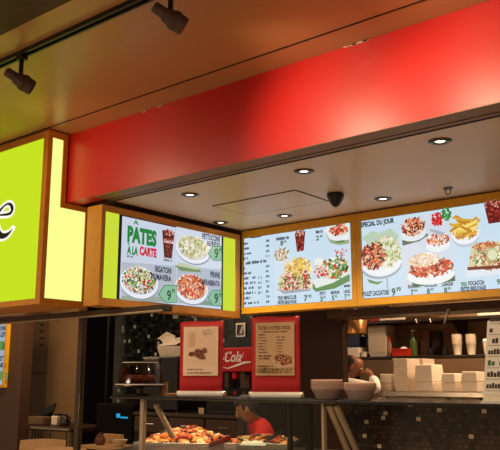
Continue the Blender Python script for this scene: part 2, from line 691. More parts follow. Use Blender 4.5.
# side frame bars
plS = Plane((XS, 0, 0), (0, 1, 0), (0, 0, 1))
t = 0.04
for (a, b, c, d) in [(SF + 0.0005, SF + t, SBOT, ST), (SF + t, SB, SBOT, SBOT + t + .004), (SB - t, SB, SBOT + t + .004, 2.772), (3.335 - t, SB - t, 2.772 - t, 2.772),
                     (3.335 - t, 3.335, 2.772, ST), (SF + t, 3.335 - t, ST - t - .01, ST)]:
    slab(mb, plS, a, b, c, d, -0.03, 0.0)
# bottom and top skins
mb.box(-6.4, XS - 0.001, SF + .001, SB - .001, SBOT, SBOT + 0.012)
mb.box(-6.4, XS - 0.001, SF + .001, 3.33, ST - 0.012, ST - .0005)
mb.build('frame', M['oak'], sign)
mb = MB()
slab(mb, plF, -6.35, XS - 0.055, SBOT + .042, ST - .052, -0.011, -0.009)
fp = mb.build('face_panel', M['lime'], sign)
fp['label'] = 'glowing lime green front panel'
mb = MB()
mb.prism([(XS - 0.011, y, z) for y, z in [(SF + t, SBOT + t), (SB - t, SBOT + t), (SB - t, 2.772 - t), (3.335 - t, 2.772 - t), (3.335 - t, ST - t), (SF + t, ST - t)]], (0.002, 0, 0))
sp_ = mb.build('side_panel', M['limeside'], sign)
sp_['label'] = 'glowing pale lime side panel, L shaped'
# letter e
pic = Pic(Plane((0, SF - 0.004, 0), (1, 0, 0), (0, 0, 1)))
ctr = [(-3, 215.2), (2, 214.9), (7, 214.4), (11.0, 212.6), (12.2, 208.3), (10.2, 204.3), (6.4, 204.4), (1.5, 208.8), (-2.2, 214.5), (-3.6, 222), (-2.4, 230), (0.6, 235.2), (4.4, 235.8), (9, 233.2), (12.7, 228.4)]
wid = [.012, .014, .018, .024, .034, .022, .014, .020, .034, .044, .046, .044, .036, .022, .004]
cs = smooth_curve([(x, y, 0) for x, y in ctr], 6)
ws = smooth_curve([(w, 0, 0) for w in wid], 6)
pts = [(p.x, p.y) for p in cs]
pic.stroke(pts, [max(.003, w.x) + 0.042 for w in ws], (252, 252, 238))
for p in (pts[0], pts[-1]):
    pic.ell(p[0], p[1], 2.6, 2.9, (252, 252, 238))
halo = pic.build('letter_outline', M['ink_lit'], fp)
pic = Pic(Plane((0, SF - 0.0075, 0), (1, 0, 0), (0, 0, 1)))
pic.stroke(pts, [max(.003, w.x) * 1.12 for w in ws], (14, 14, 10))
le = pic.build('letter', M['ink_lit'], fp)
le['label'] = 'black italic letter e'

# ================================================================== MENU BOARDS
WHT = (205, 220, 235)
GREEN, DARKG, TXT, REDT = (22, 128, 54), (16, 84, 40), (28, 34, 60), (200, 24, 48)
PASTA_CREAM = [(222, 214, 180), (196, 190, 140), (236, 232, 210), (150, 160, 90), (208, 198, 160)]
PASTA_RED = [(206, 84, 44), (226, 132, 84), (170, 44, 26), (238, 196, 160), (120, 40, 24), (214, 104, 60)]
SALAD = [(52, 108, 44), (120, 164, 70), (226, 216, 186), (206, 50, 40), (240, 236, 222), (36, 66, 34), (196, 186, 120)]
MEAT = [(176, 44, 24), (214, 84, 40), (120, 30, 18), (232, 150, 100), (232, 200, 160), (60, 24, 16)]
FRY = [(232, 196, 84), (216, 164, 52), (246, 222, 130), (190, 132, 40)]

# --- board 1, in the side plane X = -4.17
XM = -4.172
pl1 = Plane((XM, 0, 0), (0, 1, 0), (0, 0, 1))
b1 = thing('menu_board', 'angled menu screen showing four pasta dishes between two lime strips', 'menu board', (XM - 0.08, 4.2, 2.005), 'overhead menu boards')
mb = MB()
mb.box(XM - 0.165, XM - 0.02, 3.43, 4.985, 2.005, 2.735)
frame_bars(mb, pl1, 3.43, 4.985, 2.005, 2.735, 0.035, 0.05, 0.055, 0.045, -0.02, 0.0)
mb.build('frame', M['oak'], b1)
mb = MB()
slab(mb, pl1, 3.465, 3.605, 2.06, 2.69, -0.019, -0.014)
mb.build('light_panel', M['limemenu'], b1)['label'] = 'glowing lime strip beside the screen'
mb = MB()
slab(mb, pl1, 4.775, 4.935, 2.06, 2.69, -0.019, -0.014)
mb.build('light_panel', M['limemenu'], b1)['label'] = 'glowing lime strip beside the screen'
mb = MB()
slab(mb, pl1, 3.605, 4.775, 2.06, 2.69, -0.019, -0.012)
d1 = mb.build('display', M['black'], b1)
P1 = Plane((XM - 0.0118, 0, 0), (0, 1, 0), (0, 0, 1))
pic = Pic(P1).on(M['ink_lit'], d1)
pic.polyuv([(3.632, 2.066), (4.752, 2.066), (4.752, 2.682), (3.632, 2.682)], (198, 208, 226))
pic.up()
# quarter pictures, slightly different table tones
pic.poly([(121, 300.4), (176, 303), (176, 266), (121.5, 262)], (176, 184, 196))
pic.poly([(176.6, 303), (221, 306.6), (221.5, 270), (176.6, 266)], (172, 182, 196))
pic.poly([(176, 225.6), (221.5, 233.5), (221.5, 268), (176, 265)], (204, 214, 230))
pic.up()
pic.poly([(121, 300.4), (176, 303), (176, 299), (150, 296), (121, 296)], (150, 162, 150))
pic.poly([(190, 304), (221, 306.6), (221, 303), (200, 300)], (120, 150, 130))
pic.up()
pic.cut('background')
for (x, y, rx, ry, pal, lb) in [(139.5, 281, 18.5, 15.5, SALAD, 'rigatoni bowl picture'), (191.5, 287.5, 16, 14.5, PASTA_RED, 'penne bowl picture'), (193, 248, 16.5, 13.5, PASTA_CREAM, 'fettuccine bowl picture')]:
    pic.ell(x + 0.4, y + 3.4, rx * 1.05, ry, (140, 148, 162))
    pic.up()
    pic.ell(x, y + 1.6, rx * 1.04, ry * 1.03, (228, 232, 240))
    pic.up()
    pic.ell(x, y + 0.2, rx * 0.93, ry * 0.86, (196, 198, 206))
    pic.food(x, y - 0.8, rx * 0.88, ry * 0.80, pal, 320, 1.25, 1.7)
    pic.cut('dish_picture', lb)
pic.poly([(174, 265), (199, 269.5), (201, 272.5), (180, 271)], (110, 140, 90))
pic.poly([(178, 262), (201, 268), (196, 270), (176, 266)], (190, 198, 166))
pic.up()
pic.cut('herb_picture')
# cola glass
pic.poly([(161.6, 230.2), (174.0, 232.2), (171.2, 258.6), (163.6, 257.6)], (86, 26, 24))
pic.up()
pic.poly([(162.6, 238), (173.2, 239.2), (172.6, 244), (163, 243)], (150, 54, 40))
pic.food(167.6, 232.5, 5, 2.6, [(150, 60, 44), (220, 170, 150), (110, 34, 30)], 36, 1.2)
pic.food(167.4, 250, 3, 6, [(120, 40, 30), (150, 70, 44), (70, 20, 20)], 30, 1.1)
pic.text('Coca-Cola', 163.4, 242.4, 172.6, 3.2, (246, 236, 236), 0.02, 0.3)
pic.cut('drink_picture', 'picture of a glass of cola')
# price leaves
for (x0, y0, x1, y1) in [(207, 258, 221, 248), (157, 300, 176, 287), (206.5, 303, 221, 292)]:
    cx, cy = (x0 + x1) / 2, (y0 + y1) / 2
    pic.poly([(x0, cy + 1), (x0 + (x1 - x0) * .35, y1 - 2), (x1, y1 - 2), (x1, y0 + 3), (x0 + (x1 - x0) * .4, y0 + 3)], (70, 130, 96))
    pic.up()
    pic.poly([(x0 + 1.2, cy + .9), (x0 + (x1 - x0) * .37, y1 - 1.2), (x1 - .4, y1 - 1.0), (x1 - .4, y0 + 2.4), (x0 + (x1 - x0) * .41, y0 + 2.2)], (134, 184, 152))
    pic.up()
    pic.text('9', cx - 0.6, y0 + .6, cx + 3.6, 10.6, DARKG, 0.03)
    pic.text('99', cx + 4.2, cy - .4, cx + 7.4, 4.6, DARKG, 0.02)
    pic.cut('price_leaf', 'green leaf with the price')
pic = Pic(P1, 0.006).on(M['ink_lit'], d1)
pic.text('PATES', 126.6, 242.0, 156.0, 17.0, GREEN, 0.06)
pic.poly([(133.0, 224.0), (135.4, 219.8), (138.2, 225.0), (136.6, 224.8), (135.3, 222.4), (134.3, 224.2)], GREEN)
pic.cut('title', 'green word PATES')
pic.text('A LA', 126.4, 254.0, 137.4, 8.7, GREEN, 0.06)
pic.poly([(126.6, 242.8), (128.2, 242.6), (129.2, 244.8), (128, 244.8)], GREEN)
pic.cut('title', 'green words A LA')
pic.text('CARTE', 138.9, 255.2, 156.0, 9.3, REDT, 0.06)
pic.cut('title', 'red word CARTE')
pic.bars(126.2, 257, 132.6, 255.8, (110, 110, 120), 1.4)
pic.bars(163, 260.8, 171.5, 259.8, (110, 110, 120), 1.4)
pic.cut('small_print')
for t_, x0, yb, x1, h in (('FETTUCCINE', 201.8, 238.7, 219.4, 5.7), ('ALFREDO', 206.2, 245.4, 219.4, 5.2), ('RIGATONI', 154.6, 272.0, 170.8, 6.5), ('PRIMAVERA', 150.4, 279.2, 170.8, 6.2), ('PENNE', 209.8, 277.0, 219.3, 5.8), ('ARRABBIATA', 201.0, 284.4, 219.3, 5.7)):
    pic.text(t_, x0, yb, x1, h, TXT, 0.04)
    pic.cut('caption')


# --- boards 2 and 3, in the plane Y = 5
def front_board(label, x0, x1, sx0, sx1):
    pl = Plane((0, 5.0, 0), (1, 0, 0), (0, 0, 1))
    b = thing('menu_board', label, 'menu board', ((x0 + x1) / 2, 5.06, 2.043), 'overhead menu boards')
    mb = MB()
    mb.box(x0, x1, 5.02, 5.125, 2.043, 2.766)
    frame_bars(mb, pl, x0, x1, 2.043, 2.766, sx0 - x0, x1 - sx1, 0.05, 0.058, -0.02, 0.0)
    mb.build('frame', M['gold'], b)
    mb = MB()
    slab(mb, pl, sx0, sx1, 2.093, 2.708, -0.019, -0.012)
    d = mb.build('display', M['black'], b)
    p = Plane((0, 5.0118, 0), (1, 0, 0), (0, 0, 1))
    pic = Pic(p).on(M['ink_lit'], d)
    pic.polyuv([(sx0 + .004, 2.097), (sx1 - .004, 2.097), (sx1 - .004, 2.704), (sx0 + .004, 2.704)], (200, 222, 238))
    pic.up()
    pic.cut('background')
    return b, d, p, pic


b2, d2, P2, pic = front_board('middle menu screen with price list, sandwiches and a salad plate', -4.165, -3.008, -4.152, -3.052)
CY = (206, 226, 240)
# dishes
pic.poly([(274, 262), (306, 256.5), (306.5, 293), (275, 296)], (210, 222, 236))
pic.up()
pic.ell(281.5, 257, 7.4, 6.4, (222, 226, 232))
pic.food(281.5, 254.6, 6.6, 6.0, [(224, 210, 180), (200, 176, 140), (240, 232, 214), (180, 150, 110), (150, 124, 90)], 110, 1.15, 1.8)
pic.cut('dish_picture', 'picture of a small bowl of pasta salad')
pic.food(298, 268.6, 13.5, 10, FRY + [(206, 170, 90), (240, 220, 150)], 180, 1.5, 2.2)
pic.poly([(277, 289), (312, 286), (310, 291), (284, 294)], (160, 168, 182))
pic.up()
for (x, y) in [(286, 280), (305, 279)]:
    pic.poly([(x - 8, y + 9), (x - 1.5, y - 10), (x + 2, y - 11.5), (x + 1, y + 11)], (226, 206, 160))
    pic.up()
    pic.poly([(x - 1.8, y + 10), (x + 0.8, y - 9), (x + 3.4, y - 8.5), (x + 4.2, y + 10.5)], (186, 64, 48))
    pic.up()
    pic.poly([(x + 3.0, y + 10.6), (x + 2.8, y - 9.6), (x + 5.4, y - 7), (x + 8.4, y + 7.5)], (236, 222, 192))
    pic.food(x + 1.4, y + 1, 4, 9, [(200, 60, 44), (60, 110, 50), (236, 226, 200), (240, 170, 150), (150, 40, 34)], 90, 1.1, 1.5)
    pic.food(x - 4.6, y + 2, 3, 6, [(232, 214, 170), (216, 190, 140), (120, 150, 90)], 40, 1.1)
pic.food(295, 283, 4.5, 8, [(60, 116, 56), (206, 60, 50), (230, 200, 150), (90, 40, 30)], 70, 1.3)
pic.cut('dish_picture', 'picture of club sandwich wedges and chips')
# drink
pic.poly([(295.4, 233.6), (306.0, 231.2), (304.4, 250.6), (297.8, 252.0)], (120, 22, 24))
pic.food(300.6, 233.6, 4.6, 3.2, [(170, 60, 44), (232, 190, 170), (120, 30, 28), (90, 30, 24)], 50, 1.1)
pic.food(301, 244, 3.2, 6, [(160, 40, 34), (196, 90, 70), (100, 20, 20), (60, 14, 16)], 50, 1.2)
pic.cut('drink_picture', 'picture of a red iced drink')
# pizza bowl, top right: cut off by the edge of the screen
UM = -3.0564
pic.poly([(325.4, 232), (328, 229.5), (349.6, 225.6), (350.0, 243.6), (340, 245.4), (331, 243)], (150, 172, 130))
pic.up()
pic.poly([(325.0, 231), (327.6, 227.4), (349.6, 223.0), (349.9, 239.6), (340, 242), (330.4, 239.4)], (230, 234, 236))
pic.up()
pic.poly([(335, 241.4), (346, 240.2), (344, 242.6), (338, 243)], (96, 130, 70))
pic.food(339.8, 230.2, 9.2, 5.0, PASTA_RED + [(240, 226, 200)], 130, 1.4, 1.5)
pic.cut('dish_picture', 'picture of a pasta bowl cut off at the corner')
# salad platter
pic.poly([(313.5, 284), (350.4, 272), (350.8, 281), (336, 288.6), (317, 292), (313.6, 289)], (100, 140, 84))
pic.up()
pic.poly([(313.2, 281), (350.3, 266), (350.6, 274), (334, 283.0), (317, 288.4)], (224, 232, 228))
pic.food(334.5, 268.5, 14.6, 10, SALAD + [(86, 150, 60), (110, 170, 70), (60, 120, 50)], 330, 1.6, 1.5)
pic.food(322, 270.5, 6, 7.5, [(206, 60, 50), (240, 232, 220), (190, 40, 40), (236, 210, 190)], 90, 1.4)
pic.food(320, 262, 4, 4, [(240, 236, 230), (230, 224, 214)], 20, 1.5)
pic.cut('dish_picture', 'picture of a long salad plate')
pic.food(341.6, 253.6, 7, 4, [(200, 50, 60), (60, 140, 90), (226, 226, 236), (230, 120, 130)], 26, 1.3)
pic.cut('garnish_picture')
pic = Pic(P2, 0.0065).on(M['ink_lit'], d2)
L = TXT
# price list, too small to read
pic.bars(251.5, 238.6, 261.5, 236.0, L, 1.6)
pic.polyuv([P2.px(262.6, 235.4), P2.px(272, 233.8), P2.px(272, 233.0), P2.px(262.6, 234.6)], REDT)
for k in range(13):
    if k == 4:
        pic.bars(246.2, 264.8, 266.8, 259.2, L, 4)
        pic.cut('price_row')
        continue
    y = 245.4 + k * 4.95
    wdt = [6.4, 7.6, 10.6, 6.2, 0, 3.6, 9.4, 6.8, 10, 11, 11.4, 8.6, 17, 17][k]
    x0 = 242.0 + 0.02 * k
    pic.bars(x0, y, x0 + wdt, y - 3.0 - wdt * .05, L, 2.2)
    sl = 0.13 - 0.0045 * k
    pic.bars(266.4, y - 25 * sl, 269.8, y - 2.8 - 25 * sl, (60, 80, 110), .8)
    if k in (7, 8, 9, 10):
        for q in (252.6, 258.6):
            pic.bars(q, y - 11 * sl, q + 3.4, y - 2.6 - 14 * sl, (60, 80, 110), .8)
    pic.cut('price_row')
pic.bars(276.6, 240.8, 289.4, 235.8, L, 2.8)
pic.text('8', 280.8, 246.0, 283.6, 5.2, DARKG, 0.03)
pic.text('99', 284.2, 243.6, 286.8, 3.0, DARKG, 0.02)
pic.cut('caption')
pic.bars(316.2, 233.8, 322.8, 229.6, L, 1.4)
pic.text('2', 316.6, 240.8, 319.4, 5.0, DARKG, 0.03)
pic.text('49', 320.0, 238.0, 323.0, 3.0, DARKG, 0.02)
pic.cut('caption')
pic.text('TRIO MINI-CLUB', 278.2, 300.4, 296.8, 4.0, L, 0.04)
pic.text('FRITES BREUVAGE', 278.4, 304.8, 297.0, 3.8, L, 0.04)
pic.cut('caption')
pic.text('7', 304.4, 301.4, 308.2, 6.0, DARKG, 0.03)
pic.text('99', 308.8, 298.2, 312.0, 3.4, DARKG, 0.02)
pic.cut('price')
for t_, x0, x1, yb, d_, xp in (('PETIT', 320.2, 326.2, 295.6, '3', 320.6), ('MEDIUM', 331.3, 339.8, 294.6, '5', 332.2), ('LARGE', 344.2, 350.4, 293.4, '7', 344.8)):
    pic.text(t_, x0, yb, x1, 3.4, L, 0.04)
    pic.text(d_, xp, yb + 6.0, xp + 2.6, 5.0, DARKG, 0.03)
    pic.text('99', xp + 3.0, yb + 3.4, xp + 5.4, 2.8, DARKG, 0.02)
    pic.cut('caption')
pic.bars(344.4, 287.4, 350.4, 284.0, L, 1.2)
pic.cut('small_print')

b3, d3, P3, pic = front_board('right-hand menu screen of the special of the day with lasagne and fries', -3.0055, -1.78, -2.962, -1.83)
# big plate at left
pic.poly([(362, 238), (372, 231), (380, 233), (390, 228), (399, 236), (394, 246), (370, 246)], (186, 206, 180))
pic.up()
pic.ell(381, 265.5, 20.5, 13.5, (160, 172, 184))
pic.up()
pic.ell(381, 261.5, 20.5, 15, (232, 237, 242))
pic.food(387, 252, 14.5, 15, PASTA_CREAM + [(226, 226, 206), (200, 212, 150), (176, 190, 120)], 300, 1.4, 1.9)
pic.food(373.0, 256.0, 12.5, 13.5, MEAT + [(220, 120, 70), (96, 24, 16)], 300, 1.6, 1.4)
pic.poly([(367, 279), (377, 282), (384, 281), (378, 284.6), (370, 283)], (110, 140, 84))
pic.up()
pic.poly([(386.4, 278), (388, 277.8), (388.6, 289), (387.2, 289)], (170, 180, 194))
pic.cut('dish_picture', 'picture of the large pasta plate')
# picture panels
pic.poly([(402, 218.6), (452, 209), (455.8, 283.5), (404.6, 288)], (208, 218, 230))
pic.up()
pic.poly([(402.2, 237), (423, 231), (429, 235), (420, 241), (402.6, 246)], (96, 104, 84))
pic.up()
pic.ell(413, 233.8, 13.4, 7.6, (226, 232, 234))
pic.poly([(400.0, 217), (401.9, 217), (402.8, 248), (400.9, 248)], (200, 222, 238))
pic.food(413, 226.8, 11.6, 8.6, MEAT + [(226, 150, 110), (240, 210, 180)], 230, 1.4, 1.6)
pic.cut('dish_picture', 'picture of a bowl of rigatoni')
pic.ell(438.5, 245.5, 12, 6.4, (232, 236, 240))
pic.food(438.5, 239.6, 11, 6.4, PASTA_RED + [(236, 222, 200), (244, 236, 222)], 160, 1.3, 1.5)
pic.cut('dish_picture', 'picture of a bowl of tortellini')
pic.poly([(412, 282), (455, 270), (455.6, 281), (414, 287.5)], (66, 104, 60))
pic.up()
pic.ell(431, 275.0, 24, 9.8, (238, 240, 242))
pic.food(431, 267.4, 22.5, 9.0, MEAT + [(190, 30, 24), (206, 50, 34), (216, 90, 60)], 380, 1.5, 1.6)
pic.food(424, 260.0, 15, 6.5, [(240, 220, 196), (232, 200, 160), (226, 180, 140), (244, 236, 222)], 170, 1.5, 1.5)
pic.cut('dish_picture', 'picture of the lasagne dish')
pic.food(437.6, 219.6, 5.4, 7.0, [(200, 30, 36), (220, 50, 44), (160, 20, 30)], 70, 1.8)
pic.food(447, 214, 4.6, 6.6, [(40, 140, 60), (70, 170, 80), (30, 100, 50)], 50, 1.6)
pic.cut('vegetable_picture', 'picture of tomatoes and basil')
pic.poly([(431, 229), (440, 231), (446, 233), (440, 235), (430, 231)], (170, 178, 190))
pic.up()
pic.cut('garlic_picture')
# fries bowl
pic.ell(466, 236.5, 13.6, 11, (190, 200, 212))
pic.up()
pic.ell(466, 233.6, 13.8, 11, (236, 240, 244))
pic.food(466.2, 230.4, 12.6, 9.0, [(206, 110, 50), (226, 150, 80), (190, 80, 40), (240, 226, 200)] + FRY, 130, 1.6, 1.6)
pic.up()
random.seed(3)
for k in range(34):
    x, y, t_ = 466 + random.uniform(-10, 10), 227 + random.uniform(-8, 7), random.choice((-.55, -.45, .5, -.8, .1)) + random.uniform(-.15, .15)
    l_, w_ = random.uniform(4.5, 8), 1.25
    c_, s_ = cos(t_), sin(t_)
    pic.poly([(x - l_ * c_ - w_ * s_, y - l_ * s_ + w_ * c_), (x + l_ * c_ - w_ * s_, y + l_ * s_ + w_ * c_), (x + l_ * c_ + w_ * s_, y + l_ * s_ - w_ * c_), (x - l_ * c_ + w_ * s_, y - l_ * s_ - w_ * c_)], random.choice(FRY))
    pic.up(.00004)
pic.cut('dish_picture', 'picture of a bowl of chips')
# focaccia
pic.poly([(466.5, 268), (500, 262), (506, 274), (467, 278.6)], (222, 230, 238))
pic.up()
pic.poly([(468.6, 270.2), (472.4, 247), (512, 240.4), (516, 268)], (214, 206, 168))
pic.food(490, 257, 19, 12.5, [(222, 218, 184), (204, 190, 134), (190, 70, 44), (90, 110, 60), (236, 230, 206), (206, 130, 90), (170, 180, 120)], 330, 1.7, 1.7)
pic.food(486, 245.6, 13, 2.6, [(206, 150, 90), (220, 176, 120), (180, 80, 50)], 70, 1.5, 2)
pic.ell(493, 255, 6, 6.4, (170, 186, 130))
pic.up()
pic.ell(493.4, 255, 4.8, 5.2, (220, 222, 184))
pic.up()
pic.poly([(468.4, 267.4), (516, 264.4), (516, 267.6), (468.4, 270.6)], (110, 44, 24))
pic.up()
pic.cut('dish_picture', 'picture of a focaccia slice')
# second drink
pic.poly([(484.8, 204.2), (503.6, 200.2), (501, 222.6), (489.6, 224.2)], (110, 22, 22))
pic.food(494, 205, 8, 4.4, [(160, 50, 40), (220, 150, 130), (110, 30, 28), (80, 26, 22)], 90, 1.4)
pic.food(495, 214, 5.4, 7, [(150, 40, 34), (110, 24, 22), (80, 18, 18), (176, 70, 60)], 70, 1.5)
pic.cut('drink_picture', 'picture of a red iced drink at the top corner')
pic = Pic(P3, 0.0065).on(M['ink_lit'], d3)
pic.text('SPECIAL DU JOUR', 361.4, 229.2, 394.8, 6.6, (16, 18, 30), 0.045)
pic.poly([(371.4, 218.6), (373.0, 216.8), (373.8, 217.2), (372.2, 218.8)], L)
pic.cut('title', 'words SPECIAL DU JOUR')
pic.text('POULET CACCIATORE', 363.2, 296.8, 389.6, 5.0, L, 0.04)
pic.text('9', 392.2, 296.4, 396.0, 8.2, DARKG, 0.03)
pic.text('99', 396.8, 291.6, 401.4, 4.4, DARKG, 0.03)
pic.cut('caption')
for t_, x0, x1, yb, d_, xp in (('RIGATONI', 408.6, 419.8, 288.8, '7', 411.2), ('TORTELLINI', 424.5, 437.3, 287.6, '8', 427.4), ('LASAGNE', 442.4, 453.6, 286.6, '8', 444.6)):
    pic.text(t_, x0, yb, x1, 3.8, L, 0.04)
    pic.text(d_, xp, yb + 6.4, xp + 3.0, 5.4, DARKG, 0.03)
    pic.text('99', xp + 3.4, yb + 3.6, xp + 6.6, 3.0, DARKG, 0.02)
    pic.cut('caption')
pic.text('TRIO', 461.2, 286.8, 467.6, 4.4, GREEN, 0.05)
pic.text('FOCACCIA', 469.0, 285.8, 485.0, 4.6, L, 0.04)
pic.text('FRITES BREUVAGE', 461.2, 291.6, 486.6, 4.4, L, 0.04)
pic.cut('caption')
pic.text('9', 497.4, 284.8, 500.4, 5.6, DARKG, 0.03)
pic.cut('price')

# --- far left little board on the brown wall
plL = Plane((0, 5.6, 0), (1, 0, 0), (0, 0, 1))
a0, a1 = plL.px(-30, 387), plL.px(11.4, 321)
b4 = thing('menu_board', 'small framed menu screen on the brown wall below the big sign', 'menu board', ((a0[0] + a1[0]) / 2, 5.57, a0[1]), 'overhead menu boards')
mb = MB()
mb.box(a0[0], a1[0], 5.56, 5.598, a0[1], a1[1])
pl4 = Plane((0, 5.545, 0), (1, 0, 0), (0, 0, 1))
frame_bars(mb, pl4, a0[0], a1[0], a0[1], a1[1], .04, .035, .03, .03, -0.016, 0.0)
mb.build('frame', M['gold'], b4)
mb = MB()
slab(mb, pl4, a0[0] + .04, a1[0] - .035, a0[1] + .03, a1[1] - .03, -.015, -.012)
d4 = mb.build('display', M['black'], b4)
pic = Pic(Plane((0, 5.5565, 0), (1, 0, 0), (0, 0, 1))).on(M['ink_mid'], d4)
pic.polyuv([(a0[0] + .045, a0[1] + .033), (a1[0] - .038, a0[1] + .033), (a1[0] - .038, a1[1] - .033), (a0[0] + .045, a1[1] - .033)], (176, 196, 216))
pic.up()
pic.cut('background')
for y, d_ in ((346, '3'), (376, '7')):
    pic.poly([(-6, y), (-2, y - 5), (6.8, y - 4.6), (6.8, y + 4.4), (-2, y + 4)], (96, 160, 90))
    pic.up()
    pic.text(d_, 2.2, y + 3.4, 5.0, 6.4, DARKG, .06)
    pic.cut('price_leaf', 'green leaf with the price')
pic.up(.001)
for t_, x0, yb in (('ONE', 0.2, 330.8), ('LET', 0.6, 337.0), ('ETTI', -.6, 361.0), ('NESE', -1.0, 367.6)):
    pic.text(t_, x0, yb, 6.0, 4.8, TXT, .05)
    pic.cut('caption')

# ================================================================== CEILING FITTINGS
def downlight(x, y, label, i):
    r = thing('downlight', label, 'ceiling light', (x, y, ZC), 'recessed ceiling downlights')
    mb = MB()
    mb.lathe([(0.030, -0.002), (0.036, -0.009), (0.058, -0.007), (0.066, -0.0008)], (x, y, ZC), 0, 28)
    mb.build('trim_ring', M['dsteel'], r, smooth=True)
    mb = MB()
    mb.lathe([(0.0, -0.003), (0.024, -0.003), (0.028, -0.0012)], (x, y, ZC), 0, 24)
    mb.build('lamp', M['bulb'], r)
    ld = bpy.data.lights.new('downlight_beam', 'SPOT')
    ld.energy = DL_E
    ld.color = (1.0, 0.78, 0.52)
    ld.spot_size = radians(100)
    ld.spot_blend = 0.8
    ld.shadow_soft_size = 0.04
    lo = bpy.data.objects.new('downlight_beam', ld)
    COL.objects.link(lo)
    lo.parent = r
    lo.location = (0, 0, -0.02)


DL_E = 45.0
dl = [((190, 194.5), 'recessed round downlight nearest the lime sign, under the red fascia'),
      ((304, 171), 'recessed round downlight under the middle of the red fascia'),
      ((440, 141), 'recessed round downlight at the right, above the special menu screen'),
      ((284.5, 215.5), 'recessed round downlight over the middle menu screen, beside the ceiling hatch'),
      ((383, 198.5), 'recessed round downlight between the black dome camera and right-hand menu'),
      ((214, 226.6), 'recessed round downlight tucked close above the angled pasta screen')]
for i, ((x, y), lab) in enumerate(dl):
    q = at(x, y, 'Z', ZC)
    if i == 5:
        q = Vector((-4.08, 4.62, ZC))
    downlight(q.x, q.y, lab, i)

hx0, hx1, hy0, hy1 = -3.72, -2.945, 4.115, 4.535
mb = MB()
hatch = thing('ceiling_hatch', 'rectangular access hatch set in the stall ceiling', 'access hatch', ((hx0 + hx1) / 2, (hy0 + hy1) / 2, ZC))
mb.box(hx0 + .008, hx1 - .008, hy0 + .008, hy1 - .008, ZC - 0.005, ZC - 0.0006)
mb.build('hatch_panel', M['ceil_in'], hatch)
mb = MB()
for a, b, c, d in [(hx0, hx1, hy0, hy0 + .007), (hx0, hx1, hy1 - .006, hy1), (hx0, hx0 + .007, hy0 + .0075, hy1 - .0065), (hx1 - .007, hx1, hy0 + .0075, hy1 - .0065)]:
    mb.box(a, b, c, d, ZC - .0045, ZC - .0006)
mb.build('hatch_frame', M['groove'], hatch)

q = at(335.5, 193.5, 'Z', ZC)
cam_ = thing('dome_camera', 'black pointed dome camera hanging from the stall ceiling', 'security camera', (q.x, q.y, ZC))
mb = MB()
mb.lathe([(0.0, -0.001), (0.058, -0.001), (0.062, -0.012), (0.058, -0.03)], q, 0, 28)
mb.build('base', M['black'], cam_, smooth=True)
mb = MB()
mb.lathe([(0.057, -0.0305), (0.05, -0.05), (0.036, -0.075), (0.02, -0.092), (0.008, -0.099), (0.0, -0.1)], q, 0, 28)
mb.build('dome', M['black'], cam_, smooth=True)

q = at(448, 188, 'Z', ZC)
spk = thing('sprinkler_head', 'small hook shaped sprinkler head on the stall ceiling at right', 'sprinkler', (q.x, q.y, ZC))
mb = MB()
mb.lathe([(0.0, -0.0008), (0.036, -0.0008), (0.034, -0.006), (0.0, -0.008)], q, 0, 20)
mb.build('base', M['dsteel'], spk, smooth=True)
mb = MB()
mb.tube(smooth_curve([q + Vector((-.014, 0, -.008)), q + Vector((-.018, 0, -.03)), q + Vector((0, 0, -.045)), q + Vector((.018, 0, -.03)), q + Vector((.014, 0, -.008))], 5), 0.004)
mb.build('hook', M['dsteel'], spk, smooth=True)

# track and spot heads
trk = thing('light_track', 'long black lighting track across the hall ceiling', 'lighting track', (-3.2, 2.26, ZU))
mb = MB()
mb.box(-7.5, 1.5, 2.235, 2.247, ZU - 0.026, ZU - 0.0006).box(-7.5, 1.5, 2.273, 2.285, ZU - 0.026, ZU - 0.0006)
mb.build('rail', M['black'], trk)
mb = MB()
mb.box(-7.5, 1.5, 2.2475, 2.2725, ZU - 0.012, ZU - 0.0006)
mb.build('channel', M['dsteel'], trk)


def track_spot(px, py, label, energy, aim, name='track_spotlight'):
    top = at(px, py, 'Y', 2.26)
    x = top.x
    r = thing(name, label, 'spotlight', (x, 2.26, ZU - 0.028), 'spotlights on the ceiling track')
    j = Vector((x, 2.26, ZU - 0.028 - 0.142))
    mb = MB()
    mb.box(x - .03, x + .03, 2.24, 2.28, ZU - 0.05, ZU - 0.0285)
    mb.build('track_adapter', M['black'], r)
    mb = MB()
    mb.tube([Vector((x, 2.26, ZU - .0505)), j + Vector((0, 0, .03))], 0.013)
    mb.build('stem', M['black'], r, smooth=True)
    ax = Vector((.40, .62, -.42)).normalized()
    R = ax.to_track_quat('Z', 'Y').to_matrix()
    mb = MB()
    mb.lathe([(a_ * 1.08, b_ * 1.08) for a_, b_ in [(0, -.085), (.020, -.085), (.024, -.08), (.026, -.03), (.034, -.025), (.036, .0), (.044, .012), (.046, .03), (.042, .034), (.041, .07), (.036, .072), (.034, .05), (0, .045)]], j, 0, 24, R)
    mb.build('lamp_head', M['blackmatt'], r, smooth=True)
    return j, ax


M['blackmatt'] = mat('matt grey black', (70, 46, 34), 0.5)
track_spot(22, 55, 'black track spotlight above the lime sign', 0, None)
track_spot(171, -12, 'black track spotlight at the top edge, above the red fascia', 0, None)


def spot(name, loc, target, energy, size, blend=0.7, col=(1, .74, .45), soft=.04):
    ld = bpy.data.lights.new(name, 'SPOT')
    ld.energy = energy
    ld.color = col
    ld.spot_size = radians(size)
    ld.spot_blend = blend
    ld.shadow_soft_size = soft
    lo = bpy.data.objects.new(name, ld)
    COL.objects.link(lo)
    lo.location = loc
    lo.rotation_euler = (Vector(target) - Vector(loc)).to_track_quat('-Z', 'Y').to_euler()
    return lo


